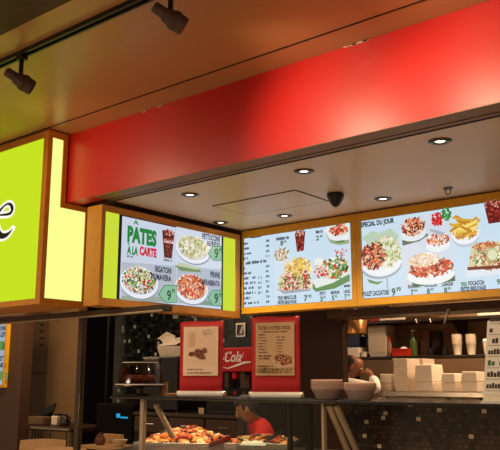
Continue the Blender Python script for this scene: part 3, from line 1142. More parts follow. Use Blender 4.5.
def area(name, loc, target, energy, sx, sy, col=(1, .74, .45)):
    ld = bpy.data.lights.new(name, 'AREA')
    ld.shape = 'RECTANGLE'
    ld.energy = energy
    ld.color = col
    ld.size, ld.size_y = sx, sy
    lo = bpy.data.objects.new(name, ld)
    COL.objects.link(lo)
    lo.location = loc
    lo.rotation_euler = (Vector(target) - Vector(loc)).to_track_quat('-Z', 'Y').to_euler()
    return lo


exec_later = []
# ================================================================== RAIL, POSTS
rail = thing('shutter_rail', 'dark metal rail running level below the sign and pasta screen', 'rail', (-4.9, 3.66, 1.95))
mb = MB()
mb.box(-6.6, -3.72, 3.62, 3.72, 1.955, 1.998, 0, 0.006)
mb.build('channel', M['dsteel'], rail)
mb = MB()
mb.tube([(-6.6, 3.615, 1.952), (-3.72, 3.615, 1.952)], 0.008)
mb.build('lip', M['tube'], rail, smooth=True)  # paler metal than the channel carries the glint along the rail edge
for px, w, lab in ((80, 0.022, 'thin upright metal post below the lime sign, in front of dark doorway'), (107, 0.012, 'slim dark upright post between the doorway and the mosaic wall')):
    py_ = 3.67 if px == 80 else 6.6
    q = at(px, 380, 'Y', py_)
    mb = MB()
    mb.box(q.x - w, q.x + w, py_ - .02, py_ + .02, 0.0, 1.954 if px == 80 else 2.6, 0, .004)
    tag(mb.build('upright_post', M['dsteel'] if px == 80 else M['black'], None, (q.x, py_, 0), False), lab, 'post')

# ================================================================== COUNTER
ZS = 1.386
case = thing('display_case', 'food display case with a dark top shelf and slanted tube supports', 'display case', (-3.0, 3.6, 0))
xa = at(110, 401, 'Y', 3.35).x
xb = -2.16
mb = MB()
mb.box(xa, xb, 3.35, 3.66, ZS - .018, ZS, 0, .004)
mb.build('top_shelf', M['gloss'], case)
mb = MB()
mb.box(xa, xb, 3.344, 3.3495, ZS - .016, ZS - .010)
mb.build('edge_strip', M['dsteel'], case)
for px, w in ((143, .016), (290, .010), (309, .018), (324, .009)):
    q = at(px, 420, 'Y', 3.40)
    mb = MB()
    mb.box(q.x - w, q.x + w, 3.385, 3.415, 1.03, ZS - .0185, 0, .003)
    mb.build('post', M['dark'] if px == 309 else M['tube'] if px in (143, 324) else M['dsteel'], case)
for (p0, p1) in (((155.5, 404), (173, 437)), ((329, 405), (348, 452)), ((336, 405), (357, 452))):
    a = at(p0[0], p0[1], 'Z', ZS - .03)
    X_ = at(p0[0], p0[1], 'Y', 3.385 if p0[0] > 200 else 3.42).x
    a = at(p0[0], p0[1], 'X', X_)
    b = at(p1[0], p1[1], 'X', X_)
    mb = MB()
    mb.tube([a, b], .018)
    mb.build('slanted_tube', M['tube'], case, smooth=True)
mb = MB()
q0, q1 = at(240, 420, 'Y', 3.40).x, at(322, 420, 'Y', 3.40).x
mb.box(q0, q1, 3.375, 3.381, 1.035, ZS - .0188)
mb.build('glass_pane', M['glass'], case)
mb = MB()
wA, wB = at(121, 448.6, 'Z', 1.03), at(159, 437.4, 'Z', 1.03)
mb.prism([(wA.x, 3.36, .95), (-2.37, 3.36, .95), (-2.37, wB.y, .95), (wB.x, wB.y, .95), (wA.x, wA.y, .95)], (0, 0, .08))
mb.build('worktop', M['dsteel'], case)
mb = MB()
mb.prism([(wA.x + .05, 3.41, 0), (-2.41, 3.41, 0), (-2.41, wB.y - .05, 0), (wB.x + .05, wB.y - .05, 0), (wA.x + .05, wA.y, 0)], (0, 0, .949))
mb.build('base_cabinet', M['dark'], case)

# tiled counter on the right
tc_ = thing('tiled_counter', 'counter clad in small dark mosaic tiles with a black ledge', 'counter', (-1.0, 3.5, 0))
mb = MB()
mb.box(-2.34, 0.05, 3.72, 3.84, 0.0, ZS - .017)
mb.build('tiled_front', M['tilewall'], tc_)
mb = MB()
mb.box(xb + .004, 0.05, 3.345, 3.86, ZS - .016, ZS, 0, .004)
mb.build('ledge', M['gloss'], tc_)


# ------------------------------------------------------------------ banner stands
def stand(px, py, label, y=3.44, ang=20.0):
    q = at(px, py, 'Y', y)
    w = Vector((cos(radians(ang)), sin(radians(ang)), 0))
    n = Vector((w.y, -w.x, 0))
    O = Vector((q.x, q.y, ZS))
    r = thing('tabletop_banner', label, 'banner stand', O, 'red tabletop banner stands')
    mb = MB()
    a = O + Vector((0, 0, .019))
    mb.tube([a - w * .150, a + w * .150], .0185, 0, 18)
    base = mb.build('base_tube', M['white'], r, smooth=True)
    for s in (-1, 1):
        mb = MB()
        c = a + w * s * .1545
        mb.tube([c - w * .004, c + w * .004], .0195, 0, 18)
        mb.build('end_cap', M['steel'], base, smooth=True)
    # curved sheet
    mb = MB()
    n_, top = 12, .455
    vs, fs = [], []
    for j in range(9):
        v = .03 + (top - .03) * j / 8
        for i in range(n_ + 1):
            u = -.143 + .286 * i / n_
            bow = .010 * cos(pi * (u / .286)) * (j / 8)
            vv = v + (.008 * (i / n_ - .3) + .004 * sin(i / n_ * pi * 2)) * (j / 8)
            vs.append(O + w * u + Vector((0, 0, vv)) + n * (bow + .004))
    for j in range(8):
        for i in range(n_):
            b = j * (n_ + 1) + i
            fs.append([b, b + 1, b + n_ + 2, b + n_ + 1])
    mb.add(vs, fs)
    sh = mb.build('banner_sheet', M['banner'], r, smooth=True)
    so = sh.modifiers.new('thick', 'SOLIDIFY')
    so.thickness = .0015
    so.offset = -1
    mb = MB()
    mb.tube([O + Vector((0, 0, .03)) - n * .012, O + Vector((0, 0, .44)) - n * .012], .004)
    mb.build('support_pole', M['dsteel'], r)
    pl = Plane(O + n * .0175, w, (0, 0, 1))
    mb = MB()
    slab(mb, pl, -.114, .116, .128, .424, -.001, .001)
    pp = mb.build('poster', M['ink'], r)
    return r, pp, Plane(O + n * .0188, w, (0, 0, 1)), mb


def paper_fill(pic, col):
    pic.polyuv([(-.114, .128), (.116, .128), (.116, .424), (-.114, .424)], col)
    pic.up()


s1, pp1, PP1, _ = stand(201, 396.6, 'left red tabletop banner with a poster of brown meat pieces')
pic = Pic(PP1, 0.0002, px=False)
paper_fill(pic, (236, 204, 178))
pic.polyuv([(-.10, .19), (.10, .19), (.10, .41), (-.10, .41)], (230, 196, 168))
pic.up()
pic.polyuv([(-.078, .30), (-.035, .30), (-.035, .39), (-.078, .39)], (214, 170, 140))
pic.up()
for (u, v, a, b, rr) in ((-.052, .258, .028, .014, .2), (-.012, .272, .026, .016, -.2), (.026, .278, .018, .014, .3), (-.004, .25, .03, .016, .1), (.012, .238, .022, .012, 0)):
    pic.ell(u, v, a, b, (112, 56, 34), 16, rr)
    pic.up()
    pic.food(u, v, a * .85, b * .8, [(120, 62, 40), (90, 40, 26), (150, 84, 56)], 20, .008)
pic.stroke([(.012, .392), (.022, .398), (.028, .388), (.034, .376), (.026, .37), (.022, .378), (.04, .386), (.05, .38), (.062, .386), (.07, .378), (.084, .384)], .0022, (70, 50, 44))
pic.stroke([(.03, .396), (.05, .404), (.07, .398)], .002, (70, 50, 44))
pic.bars(-.085, .163, .02, .17, (120, 70, 50), 4)
pic.bars(-.085, .141, .075, .149, (90, 50, 38), 6)
pic.build('print', M['ink'], pp1)

s2, pp2, PP2, _ = stand(276, 397.4, 'right red tabletop banner with a poster of printed pasta choices')
pic = Pic(PP2, 0.0002, px=False)
paper_fill(pic, (198, 160, 122))  # darker paper tone: the shade on this banner put into the colour
pic.text('PATES A VOTRE CHOIX', -.095, .383, .095, .022, (70, 40, 26), .03)
pic.bars(-.075, .368, .075, .376, (90, 56, 36), 6)
for k in range(7):
    pic.bars(-.095, .352 - k * .0165, -.095 + random.uniform(.035, .055), .360 - k * .0165, (96, 60, 40), 2)
    pic.bars(.01, .338 - k * .0165, .01 + random.uniform(.03, .06), .345 - k * .0165, (96, 60, 40), 2)
pic.bars(-.095, .232, -.02, .242, (60, 34, 24), 2.4)
pic.bars(-.095, .217, -.03, .227, (60, 34, 24), 2.2)
pic.ell(.05, .205, .062, .034, (206, 176, 146), 24)
pic.up()
pic.food(.052, .213, .052, .03, [(130, 50, 30), (160, 80, 44), (96, 34, 22), (186, 120, 76)], 90, .009)
pic.polyuv([(-.114, .145), (.116, .140), (.116, .172), (-.114, .166)], (176, 138, 96))
pic.up()
pic.food(.0, .155, .11, .012, [(150, 110, 60), (110, 90, 50), (180, 140, 96)], 40, .012)
for k in range(3):
    pic.bars(-.1, .176 - k * .016, -.01, .183 - k * .016, (80, 48, 32), 4)
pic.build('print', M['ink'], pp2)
mb = None

# paper faces need an ink colour
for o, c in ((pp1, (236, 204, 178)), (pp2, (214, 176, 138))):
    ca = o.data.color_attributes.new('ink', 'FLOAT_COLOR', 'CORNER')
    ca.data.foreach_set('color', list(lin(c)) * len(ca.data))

# ------------------------------------------------------------------ cake cover on the shelf
q = at(140, 397, 'Y', 3.52)
O = Vector((q.x, q.y, ZS))
ck = thing('pastry_stand', 'pastry stand under a clear plastic cover at the end of the shelf', 'cake stand', O)
mb = MB()
mb.lathe([(0.0, .0), (.085, .0), (.08, .008), (.02, .016), (.018, .045), (.03, .055), (.0, .056)], O, 0, 28)
mb.build('pedestal', M['dsteel'], ck, smooth=True)
mb = MB()
mb.lathe([(0, .0565), (.165, .0565), (.172, .064), (.17, .07), (0, .066)], O, 0, 32)
mb.build('plate', M['dsteel'], ck, smooth=True)
mb = MB()
mb.lathe([(.166, .0705), (.158, .09), (.124, .212), (.118, .218), (0, .220)], O, 0, 32)
dm = mb.build('cover', M['dome'], ck, smooth=True)
mb = MB()
mb.lathe([(.163, .0705), (.167, .0705), (.167, .076), (.163, .076)], O, 0, 32)
for rr, hh in ((.122, .214),):
    mb.lathe([(rr - .003, hh), (rr + .002, hh), (rr + .002, hh + .004), (rr - .003, hh + .004)], O, 0, 32)
mb.build('cover_rim', M['white'], dm, smooth=True)
for k in range(5):
    t = k * 2 * pi / 5 + .4
    c = O + Vector((.075 * cos(t), .075 * sin(t), .103))
    mb = MB()
    mb.ell(c, (.05, .036, .034), Matrix.Rotation(t, 3, 'Z'), 0, 14, .08)
    tag(mb.build('pastry', M['pastry'], None, c, True), 'brown pastry lying under the clear plastic cover', 'pastry', 'pastries under the cover')
q = at(163.5, 397, 'Y', 3.62)
mb = MB()
mb.lathe([(0, 0), (.024, 0), (.032, .088), (.034, .09), (.030, .09), (.022, .004), (0, .004)], (q.x, q.y, ZS), 0, 24)
tag(mb.build('paper_cup', M['card'], None, (q.x, q.y, ZS), True), 'tan paper cup behind the pastry stand on the shelf', 'cup')
q = at(171, 397.5, 'Y', 3.55)
mb = MB()
mb.obox((q.x, q.y, ZS + .009), (.07, .05, .018), Matrix.Rotation(.5, 3, 'Z'), 0, .004)
tag(mb.build('napkin_pad', M['card'], None, (q.x, q.y, ZS), False), 'small tan pad lying between the cup and the left banner', 'pad')


# ------------------------------------------------------------------ stacked plastic bowls
def bowl_mesh():
    mb = MB()
    mb.lathe([(0, 0), (.052, 0), (.058, .004), (.081, .052), (.087, .055), (.087, .058), (.080, .056), (.056, .007), (0, .004)], (0, 0, 0), 0, 30)
    return mb


def place_stack(proto, n, base, dz, label, top_label, group, rot=0.0, first=None):
    for k in range(n):
        o = proto if (k == 0 and first) else copy_tree(proto, base)
        o.location = Vector(base) + Vector((random.uniform(-.001, .001), random.uniform(-.001, .001), dz * k))
        o['label'] = top_label if k == n - 1 else label
        o['category'] = proto['category']
        o['group'] = group


pb = bowl_mesh().build('plastic_bowl', M['plastic'], None, (0, 0, 0), True)
tag(pb, 'x', 'bowl')
q = at(327, 398.6, 'Y', 3.50)
place_stack(pb, 8, (q.x, q.y, ZS + .0005), .0068, 'clear plastic bowl in the left stack beside the right banner', 'topmost clear plastic bowl of the left stack beside the right banner', 'stacked clear plastic bowls', first=True)
q = at(360.5, 399.4, 'Y', 3.50)
place_stack(pb, 6, (q.x, q.y, ZS + .0005), .0066, 'clear plastic bowl in the right stack, in front of the cook', 'topmost clear plastic bowl of the right stack, before the cook', 'stacked clear plastic bowls')

# ------------------------------------------------------------------ leaning price card at right edge
q = at(484.5, 404.5, 'Y', 3.42)
O = Vector((q.x, 3.40, ZS))
tl = radians(17)
plc = Plane(O, (1, 0, 0), (0, sin(tl), cos(tl)))
cd = thing('price_card', 'white price card with rows of print leaning back on the tiled counter', 'price card', O)
mb = MB()
slab(mb, plc, 0, .34, .002, .40, -.004, 0)
mb.build('board', M['white'], cd)
pic = Pic(plc, .0006, px=False)
for k in range(7):
    v = .07 + k * .054
    pic.polyuv([(.01, v - .012), (.33, v - .012), (.33, v - .010), (.01, v - .010)], (90, 60, 40))
    pic.bars(.012, v, .17 + .03 * (k % 3), v + .026, (60, 40, 26) if k != 2 else (60, 110, 60), 2.4)
pic.polyuv([(.0, .0), (.34, .0), (.34, .045), (.0, .045)], (226, 214, 190))
pic.build('print', M['ink'], cd)
mb = MB()
mb.box(O.x, O.x + .34, O.y - .02, O.y + .05, ZS + .0005, ZS + .012)
mb.build('card_foot', M['white'], cd)


# ------------------------------------------------------------------ trays of food
def tray(cx, cy, z, L, Wd, ang, label, n, rise, piece_label, group, seed):
    random.seed(seed)
    O = Vector((cx, cy, z))
    R = Matrix.Rotation(ang, 3, 'Z')
    t = thing('food_tray', label, 'tray', O, 'trays of hot food')
    mb = MB()
    mb.obox(O + Vector((0, 0, .004)), (L, Wd, .006), R)
    for s in (-1, 1):
        mb.obox(O + R @ Vector((s * (L / 2 - .006), 0, .016)), (.012, Wd, .022), R, 0, .003)
        mb.obox(O + R @ Vector((0, s * (Wd / 2 - .006), .016)), (L - .024, .012, .022), R, 0, .003)
    mb.build('pan', M['steel'], t)
    protos = []
    for k in range(6):
        mb = MB()
        if k % 3 == 0:
            mb.obox((0, 0, 0), (.062, .036, .022), None, 0, .008)
        elif k % 3 == 1:
            mb.ell((0, 0, 0), (.034, .022, .015), None, 0, 12, .10)
        else:
            mb.tube(smooth_curve([(-.034, 0, 0), (-.012, .008, .006), (.012, .008, .006), (.034, 0, -.002)], 3), [.010] * 10, 0, 8)
        protos.append(mb)
    first = {}
    for k in range(n):
        u = random.uniform(-.5, .5)
        v = random.uniform(-.5, .5)
        lift = rise * max(0, 1 - (2 * u) ** 2) * max(0, 1 - (2 * v) ** 2)
        a = O + R @ Vector((u * (L - .09), v * (Wd - .09), 0)) + Vector((0, 0, .024 + lift * random.uniform(.55, 1.0)))
        i = random.randrange(6)
        if i not in first:
            o = protos[i].build('food_piece', M['food%d' % i], None, (0, 0, 0), True)
            tag(o, piece_label, 'food', group)
            first[i] = o
        else:
            o = first[i].copy()
            COL.objects.link(o)
        o.location = a
        o.rotation_euler = (random.uniform(-.4, .4), random.uniform(-.4, .4), random.uniform(0, 6.28))
        s_ = random.uniform(.8, 1.15)
        o.scale = (s_, s_, s_)
    return t


# table the trays stand on is the case worktop (top 1.03); risers lift them
ZR = 1.0312
ang_t = atan(110 / 766.0)
ddir = Vector((-cos(_a), sin(_a), 0))       # straight away from the viewer on the floor plan
def tray_at(pl, pr, z):
    a, b = at(pl[0], pl[1], 'Z', z), at(pr[0], pr[1], 'Z', z)
    return a, b


a, b = tray_at((164, 438), (231, 439), ZR)
acr = (b - a)
wid_t = acr.length
acr.normalize()
away = Vector((-acr.y, acr.x, 0))
Lt = .74
c1 = (a + b) / 2 - away * Lt / 2
tray1 = tray(c1.x, c1.y, ZR, wid_t, Lt, math.atan2(acr.y, acr.x), 'long steel tray heaped with orange roasted pieces, left of the glass', 230, .085,
             'small roasted piece heaped on the long left tray', 'roasted pieces on the long tray', 5)
a2, b2_ = tray_at((238, 441), (300, 442), ZR)
wid2 = (b2_ - a2).length
c2 = (a2 + b2_) / 2 - away * .25
tray2 = tray(c2.x, c2.y, ZR, wid2, .5, math.atan2(acr.y, acr.x), 'steel tray of mixed topped pieces behind the glass pane', 110, .035,
             'small topped piece on the tray behind the glass', 'topped pieces on the tray behind glass', 9)
Rr = Matrix.Rotation(math.atan2(acr.y, acr.x), 3, 'Z')
# spatula and paper on tray two
q0, q1 = at(263, 443, 'Z', ZR + .075), at(283, 430.5, 'Z', ZR + .16)
sp = thing('spatula', 'black handled spatula lying up from the tray behind the glass', 'spatula', q0)
mb = MB()
mb.tube([q0, q0.lerp(q1, .5), q1], [.008, .010, .012], 0, 12)
mb.build('handle', M['black'], sp, smooth=True)
mb = MB()
mb.obox(q0 + (q0 - q1).normalized() * .045, (.09, .06, .003), Matrix.Rotation(math.atan2((q1 - q0).y, (q1 - q0).x), 3, 'Z') @ Matrix.Rotation(-.3, 3, 'Y'))
mb.build('blade', M['steel'], sp)
q = at(254, 443.5, 'Z', ZR + .075)
mb = MB()
mb.obox(q, (.16, .13, .003), Rr @ Matrix.Rotation(.12, 3, 'X'))
tag(mb.build('paper_sheet', M['white'], None, q), 'white paper sheet laid on the tray behind the glass', 'paper')
q = at(332, 444, 'Y', 3.75)
mb = MB()
mb.lathe([(0, 0), (.035, 0), (.06, .05), (.063, .052), (.058, .052), (.033, .004), (0, .004)], (q.x, q.y, 1.031), 0, 24)
tag(mb.build('white_bowl', M['white'], None, (q.x, q.y, 1.031), True), 'white bowl low behind the slanted tubes of the case', 'bowl')

# ================================================================== BEHIND THE COUNTER, LEFT AND MIDDLE
random.seed(21)
BY = 5.66
ov0, ov1 = at(96, 420, 'Y', 5.66).x, at(133, 420, 'Y', 5.66).x
bx0, bx1 = ov1 + .03, pA + .35
BZ = at(200, 414, 'Y', BY).z
bc = thing('back_counter', 'dark back counter with a steel edge and drawers behind the display case', 'counter', ((bx0 + bx1) / 2, BY + .35, 0))
mb = MB()
mb.box(bx0, bx1, BY, BY + .75, 0, BZ - .035)
mb.build('cabinet', M['dark'], bc)
mb = MB()
mb.box(bx0 - .01, bx1 + .01, BY - .02, BY + .76, BZ - .034, BZ, 0, .004)
mb.build('steel_top', M['dsteel'], bc)
nd = 4
for k in range(nd):
    w_ = (bx1 - bx0) / nd
    x0 = bx0 + k * w_
    mb = MB()
    mb.box(x0 + .012, x0 + w_ - .012, BY - .018, BY - .0005, BZ - .20, BZ - .05, 0, .004)
    dr = mb.build('drawer', M['panel'], bc)
    mb = MB()
    xc = x0 + w_ / 2
    mb.tube([(xc - .06, BY - .03, BZ - .12), (xc + .06, BY - .03, BZ - .12)], .006)
    mb.build('handle', M['steel'], dr, smooth=True)
q0, q1 = at(195, 422, 'Y', BY - .03), at(199.5, 408, 'Y', BY - .03)
mb = MB()
mb.box(q0.x, q1.x + .01, BY + .02, BY + .028, BZ + .0006, q1.z)
tag(mb.build('notice_card', M['bowlw'], None, (q0.x, BY + .024, BZ)), 'small pale card standing at the steel edge of the back counter', 'card')

# black machine with open takeout box on top
m0, m1 = at(141, 357, 'Y', 5.72), at(178, 357, 'Y', 5.72)
m0.x = max(m0.x, bx0 + .02)
mz = m0.z
mk = thing('coffee_machine', 'black machine on the back counter under the open takeout box', 'machine', ((m0.x + m1.x) / 2, 5.9, BZ))
mb = MB()
mb.box(m0.x, m1.x, 5.72, 6.2, BZ + .02, mz, 0, .012)
mb.build('housing', M['black'], mk)
mb = MB()
mb.box(m0.x + .05, m0.x + .28, 5.706, 5.719, mz - .085, mz - .02, 0, .004)
mb.build('control_panel', M['dsteel'], mk)
for sx in (m0.x + .05, m1.x - .05):
    for sy in (5.77, 6.15):
        mb = MB()
        mb.lathe([(0, 0), (.018, 0), (.018, .02), (0, .02)], (sx, sy, BZ + .0003), 0, 12)
        mb.build('foot', M['black'], mk)
t0, t1 = at(156, 357, 'Y', 5.80), at(174.5, 357, 'Y', 5.80)
tx, tw = (t0.x + t1.x) / 2, (t1.x - t0.x)
tb = thing('takeout_box', 'open white foam takeout box on the black machine', 'takeout box', (tx, 5.92, mz))
mb = MB()
vs = []
for (h, s) in ((0, .80), (.11, 1.0)):
    for sx, sy in ((-1, -1), (1, -1), (1, 1), (-1, 1)):
        vs.append((tx + sx * tw / 2 * s, 5.93 + sy * .12 * s, mz + .0006 + h))
mb.add(vs, [(0, 3, 2, 1), (0, 1, 5, 4), (1, 2, 6, 5), (2, 3, 7, 6), (3, 0, 4, 7)])
bs = mb.build('base', M['foam'], tb)
bs.modifiers.new('t', 'SOLIDIFY').thickness = .006
mb = MB()
mb.prism([(tx - tw * .50, 5.82, mz + .115), (tx + tw * .50, 5.82, mz + .125), (tx + tw * .55, 5.95, mz + .19), (tx + tw * .25, 6.03, mz + .215), (tx - tw * .3, 6.02, mz + .20)], (0, .004, .010))
mb.build('lid', M['foam'], tb)
mb = MB()
mb.prism([(tx - tw * .60, 5.84, mz + .20), (tx - tw * .18, 5.86, mz + .27), (tx + tw * .15, 5.9, mz + .225), (tx + tw * .12, 5.9, mz + .215), (tx - tw * .18, 5.86, mz + .255), (tx - tw * .56, 5.84, mz + .19)], (0, .012, .0))
mb.prism([(tx - tw * .30, 5.87, mz + .13), (tx + tw * .12, 5.90, mz + .13), (tx + tw * .12, 5.90, mz + .218), (tx - tw * .18, 5.87, mz + .258), (tx - tw * .5, 5.85, mz + .20)], (0, .004, .0))
mb.build('flap', M['foam'], tb)

# soda dispenser
CYY = 5.72
c0, c1 = at(199, 395, 'Y', CYY), at(251.5, 347, 'Y', CYY)
cm = at(225, 372, 'Y', CYY).z
sd = thing('soda_dispenser', 'red topped soda dispenser with white script between the two banners', 'soda dispenser', ((c0.x + c1.x) / 2, CYY + .2, BZ))
mb = MB()
mb.box(c0.x, c1.x, CYY, CYY + .45, cm, c1.z, 0, .012)
hd = mb.build('header', M['redplastic'] if False else M['banner'], sd)
mb = MB()
mb.box(c0.x + .01, c1.x - .01, CYY + .10, CYY + .44, BZ + .001, cm - .0006, 0, .004)
mb.build('body', M['black'], sd)
mb = MB()
mb.box(c0.x + .005, c1.x - .005, CYY - .02, CYY + .099, BZ + .001, BZ + .035, 0, .004)
mb.build('drip_tray', M['black'], sd)
for k, px in enumerate((208, 217, 229, 236.5, 245)):
    xx = at(px, 376, 'Y', CYY + .05).x
    mb = MB()
    mb.box(xx - .028, xx + .028, CYY + .01, CYY + .099, cm - (.07 if k == 3 else .16), cm - .001, 0, .008)
    vv = mb.build('valve', M['banner'] if k == 3 else M['blackmatt'], sd)
    if k == 3:
        vv['label'] = 'red valve'
    zz = at(236, 393, 'Y', CYY + .03).z
    mb = MB()
    mb.obox((xx, CYY + .03, zz), (.03, .018, .03), None, 0, .006)
    mb.build('lever', M['banner'] if k == 3 else M['dsteel'], vv)
pic = Pic(Plane((0, CYY - .0012, 0), (1, 0, 0), (0, 0, 1)))
Wt = (244, 232, 226)
pic.text('Coca-Cola', 203, 362.6, 241.5, 10.5, Wt, .015, .35)
pic.stroke([(221, 367), (228, 368.4), (236, 365.6), (244, 362.6), (250.6, 362.0)], [.004, .012, .02, .022, .012], Wt)
pic.stroke([(227, 358), (225.4, 353.6), (229, 351.8), (231, 354)], .010, Wt)
pic.stroke([(238, 361), (242, 357), (243.6, 352.6)], .008, Wt)
pic.build('lettering', M['ink'], hd)

# small framed notice on the mosaic wall
WY = 7.4
pts = [at(x, y, 'Y', WY - .004) for x, y in ((235.5, 337), (246, 337), (247, 323), (238.6, 323))]
z0 = (pts[0].z + pts[1].z) / 2
z1 = (pts[2].z + pts[3].z) / 2
fx0, fx1 = pts[0].x + .02, pts[1].x
fr = thing('wall_notice', 'small silver framed notice hanging on the black mosaic wall', 'notice', ((fx0 + fx1) / 2, WY - .01, z0))
plN = Plane((0, WY - .022, 0), (1, 0, 0), (0, 0, 1))
mb = MB()
frame_bars(mb, plN, fx0, fx1, z0, z1, .02, .02, .02, .02, -.018, 0)
mb.build('frame', M['steel'], fr)
mb = MB()
slab(mb, plN, fx0 + .02, fx1 - .02, z0 + .02, z1 - .02, -.018, -.012)
mb.build('sheet', M['black'], fr)
mb = MB()
mb.prism([plN.p3(fx0 + .05, z0 + .04, -.0115), plN.p3(fx0 + .09, z0 + .04, -.0115), plN.p3(fx1 - .03, z1 - .04, -.0115), plN.p3(fx1 - .06, z1 - .03, -.0115)], plN.N * .003)
mb.build('paper', M['white'], fr)

# ------------------------------------------------------------------ dark service table at lower left
LY = 5.35
l0, l1 = at(24, 430, 'Y', LY), at(112, 430, 'Y', LY)
l1.x = ov0 - .03
LZ = at(60, 428, 'Y', LY).z
stb = thing('service_table', 'dark side table crowded with equipment below the tan wall', 'table', ((l0.x + l1.x) / 2, LY + .35, 0))
mb = MB()
mb.box(l0.x, l1.x, LY, LY + .7, LZ - .04, LZ, 0, .005)
mb.build('tabletop', M['dark'], stb)
for sx in (l0.x + .06, l1.x - .06):
    for sy in (LY + .06, LY + .64):
        mb = MB()
        mb.tube([(sx, sy, 0), (sx, sy, LZ - .0405)], .022)
        mb.build('leg', M['dsteel'], stb)


def on_table(px, y=LY + .3):
    return at(px, 420, 'Y', y).x


# slanted till terminal
x = on_table(43)
tm = thing('till_terminal', 'black till with slanted screen on the dark side table', 'till', (x, LY + .35, LZ))
mb = MB()
mb.box(x - .16, x + .14, LY + .2, LY + .55, LZ + .0005, LZ + .09, 0, .01)
mb.build('base', M['tan2'], tm)
mb = MB()
mb.obox((x, LY + .36, LZ + .155), (.30, .025, .11), Matrix.Rotation(-.35, 3, 'Y') @ Matrix.Rotation(-.5, 3, 'X'), 0, .006)
mb.build('screen', M['black'], tm)
mb = MB()
mb.box(x - .03, x + .03, LY + .36, LY + .42, LZ + .0905, LZ + .14)
mb.build('neck', M['black'], tm)
x = on_table(58)
jb = thing('grey_canister', 'pale grey square canister with a dark lid on the dark side table', 'canister', (x, LY + .3, LZ))
mb = MB()
mb.box(x - .055, x + .055, LY + .24, LY + .36, LZ + .0005, LZ + .11, 0, .012)
mb.build('body', M['foam'], jb)
mb = MB()
mb.box(x - .05, x + .05, LY + .245, LY + .355, LZ + .1105, LZ + .13, 0, .006)
mb.build('lid', M['black'], jb)
x = on_table(68)
pt = thing('coffee_pot', 'dark coffee pot with a bent handle beside the pale grey canister', 'pot', (x, LY + .25, LZ))
mb = MB()
mb.lathe([(0, 0), (.05, 0), (.06, .03), (.05, .09), (.03, .12), (.034, .13), (0, .13)], (x, LY + .25, LZ + .0005), 0, 24)
mb.build('body', M['dsteel'], pt, smooth=True)
mb = MB()
mb.tube(smooth_curve([(x + .05, LY + .25, LZ + .10), (x + .10, LY + .25, LZ + .10), (x + .10, LY + .25, LZ + .03), (x + .055, LY + .25, LZ + .03)], 5), .008)
mb.build('handle', M['black'], pt, smooth=True)
mb = MB()
mb.tube([(x - .05, LY + .25, LZ + .06), (x - .09, LY + .25, LZ + .11)], [.012, .007])
mb.build('spout', M['dsteel'], pt, smooth=True)
# rail along the front of the table
gr = thing('guard_rail', 'low shiny rail in front of the dark side table', 'rail', ((l0.x + l1.x) / 2, LY - .06, LZ - .12))
r0, r1 = at(31, 432, 'Y', LY - .08), at(70, 425, 'Y', LY - .08)
zr = (r0.z + r1.z) / 2
mb = MB()
mb.tube([(r0.x, LY - .08, zr), (r1.x, LY - .08, zr)], .012)
mb.build('bar', M['steel'], gr, smooth=True)
for f in (.08, .5, .92):
    xx = r0.x + (r1.x - r0.x) * f
    mb = MB()
    mb.tube([(xx, LY - .08, zr - .011), (xx, LY - .08, 0)], .009)
    mb.build('upright', M['dsteel'], gr, smooth=True)


# pale wooden chairs seen over the bottom edge
def chair(px, ptop, y, rz, label):
    q = at(px, ptop, 'Y', y)
    zt = q.z
    O = Vector((q.x, y, 0))
    r = thing('dining_chair', label, 'chair', O, 'pale wooden chairs')
    R = Matrix.Rotation(rz, 3, 'Z')
    T = lambda a, b, c: O + R @ Vector((a, b, c))
    zs = zt - .42
    mb = MB()
    mb.obox(T(0, -.2, zs), (.42, .42, .035), R, 0, .012)
    mb.build('seat', M['paleoak'], r)
    n_ = 10
    vs, fs = [], []
    for i in range(n_ + 1):
        t = -1 + 2 * i / n_
        for (zz, yy) in ((zt - .14, 0), (zt - .01 * t * t, .02)):
            for d in (0, .016):
                vs.append(T(t * .21, yy - .05 * t * t + d, zz))
    for i in range(n_):
        b = i * 4
        fs += [(b, b + 4, b + 6, b + 2), (b + 1, b + 3, b + 7, b + 5), (b + 2, b + 6, b + 7, b + 3), (b, b + 1, b + 5, b + 4)]
    fs += [(0, 2, 3, 1), (n_ * 4, n_ * 4 + 1, n_ * 4 + 3, n_ * 4 + 2)]
    mb = MB()
    mb.add(vs, fs)
    mb.build('backrest', M['paleoak'], r)
    for sx in (-.19, .19):
        mb = MB()
        mb.tube([T(sx, -.02, 0), T(sx, -.03, zs - .018)], .016)
        mb.build('leg', M['paleoak'], r, smooth=True)
        mb = MB()
        mb.tube([T(sx, -.38, 0), T(sx, -.38, zs - .018)], .016)
        mb.build('leg', M['paleoak'], r, smooth=True)
        mb = MB()
        mb.tube([T(sx * .97, -.035, zs + .018), T(sx * .97, -.04, zt - .10)], .012)
        mb.build('back_post', M['paleoak'], r, smooth=True)
    return r


chair(44, 439, 4.35, radians(38), 'pale wooden chair with curved backrest at the bottom left')
chair(62, 447, 3.9, radians(30), 'second pale wooden chair, lower and nearer, just cut by the bottom edge')

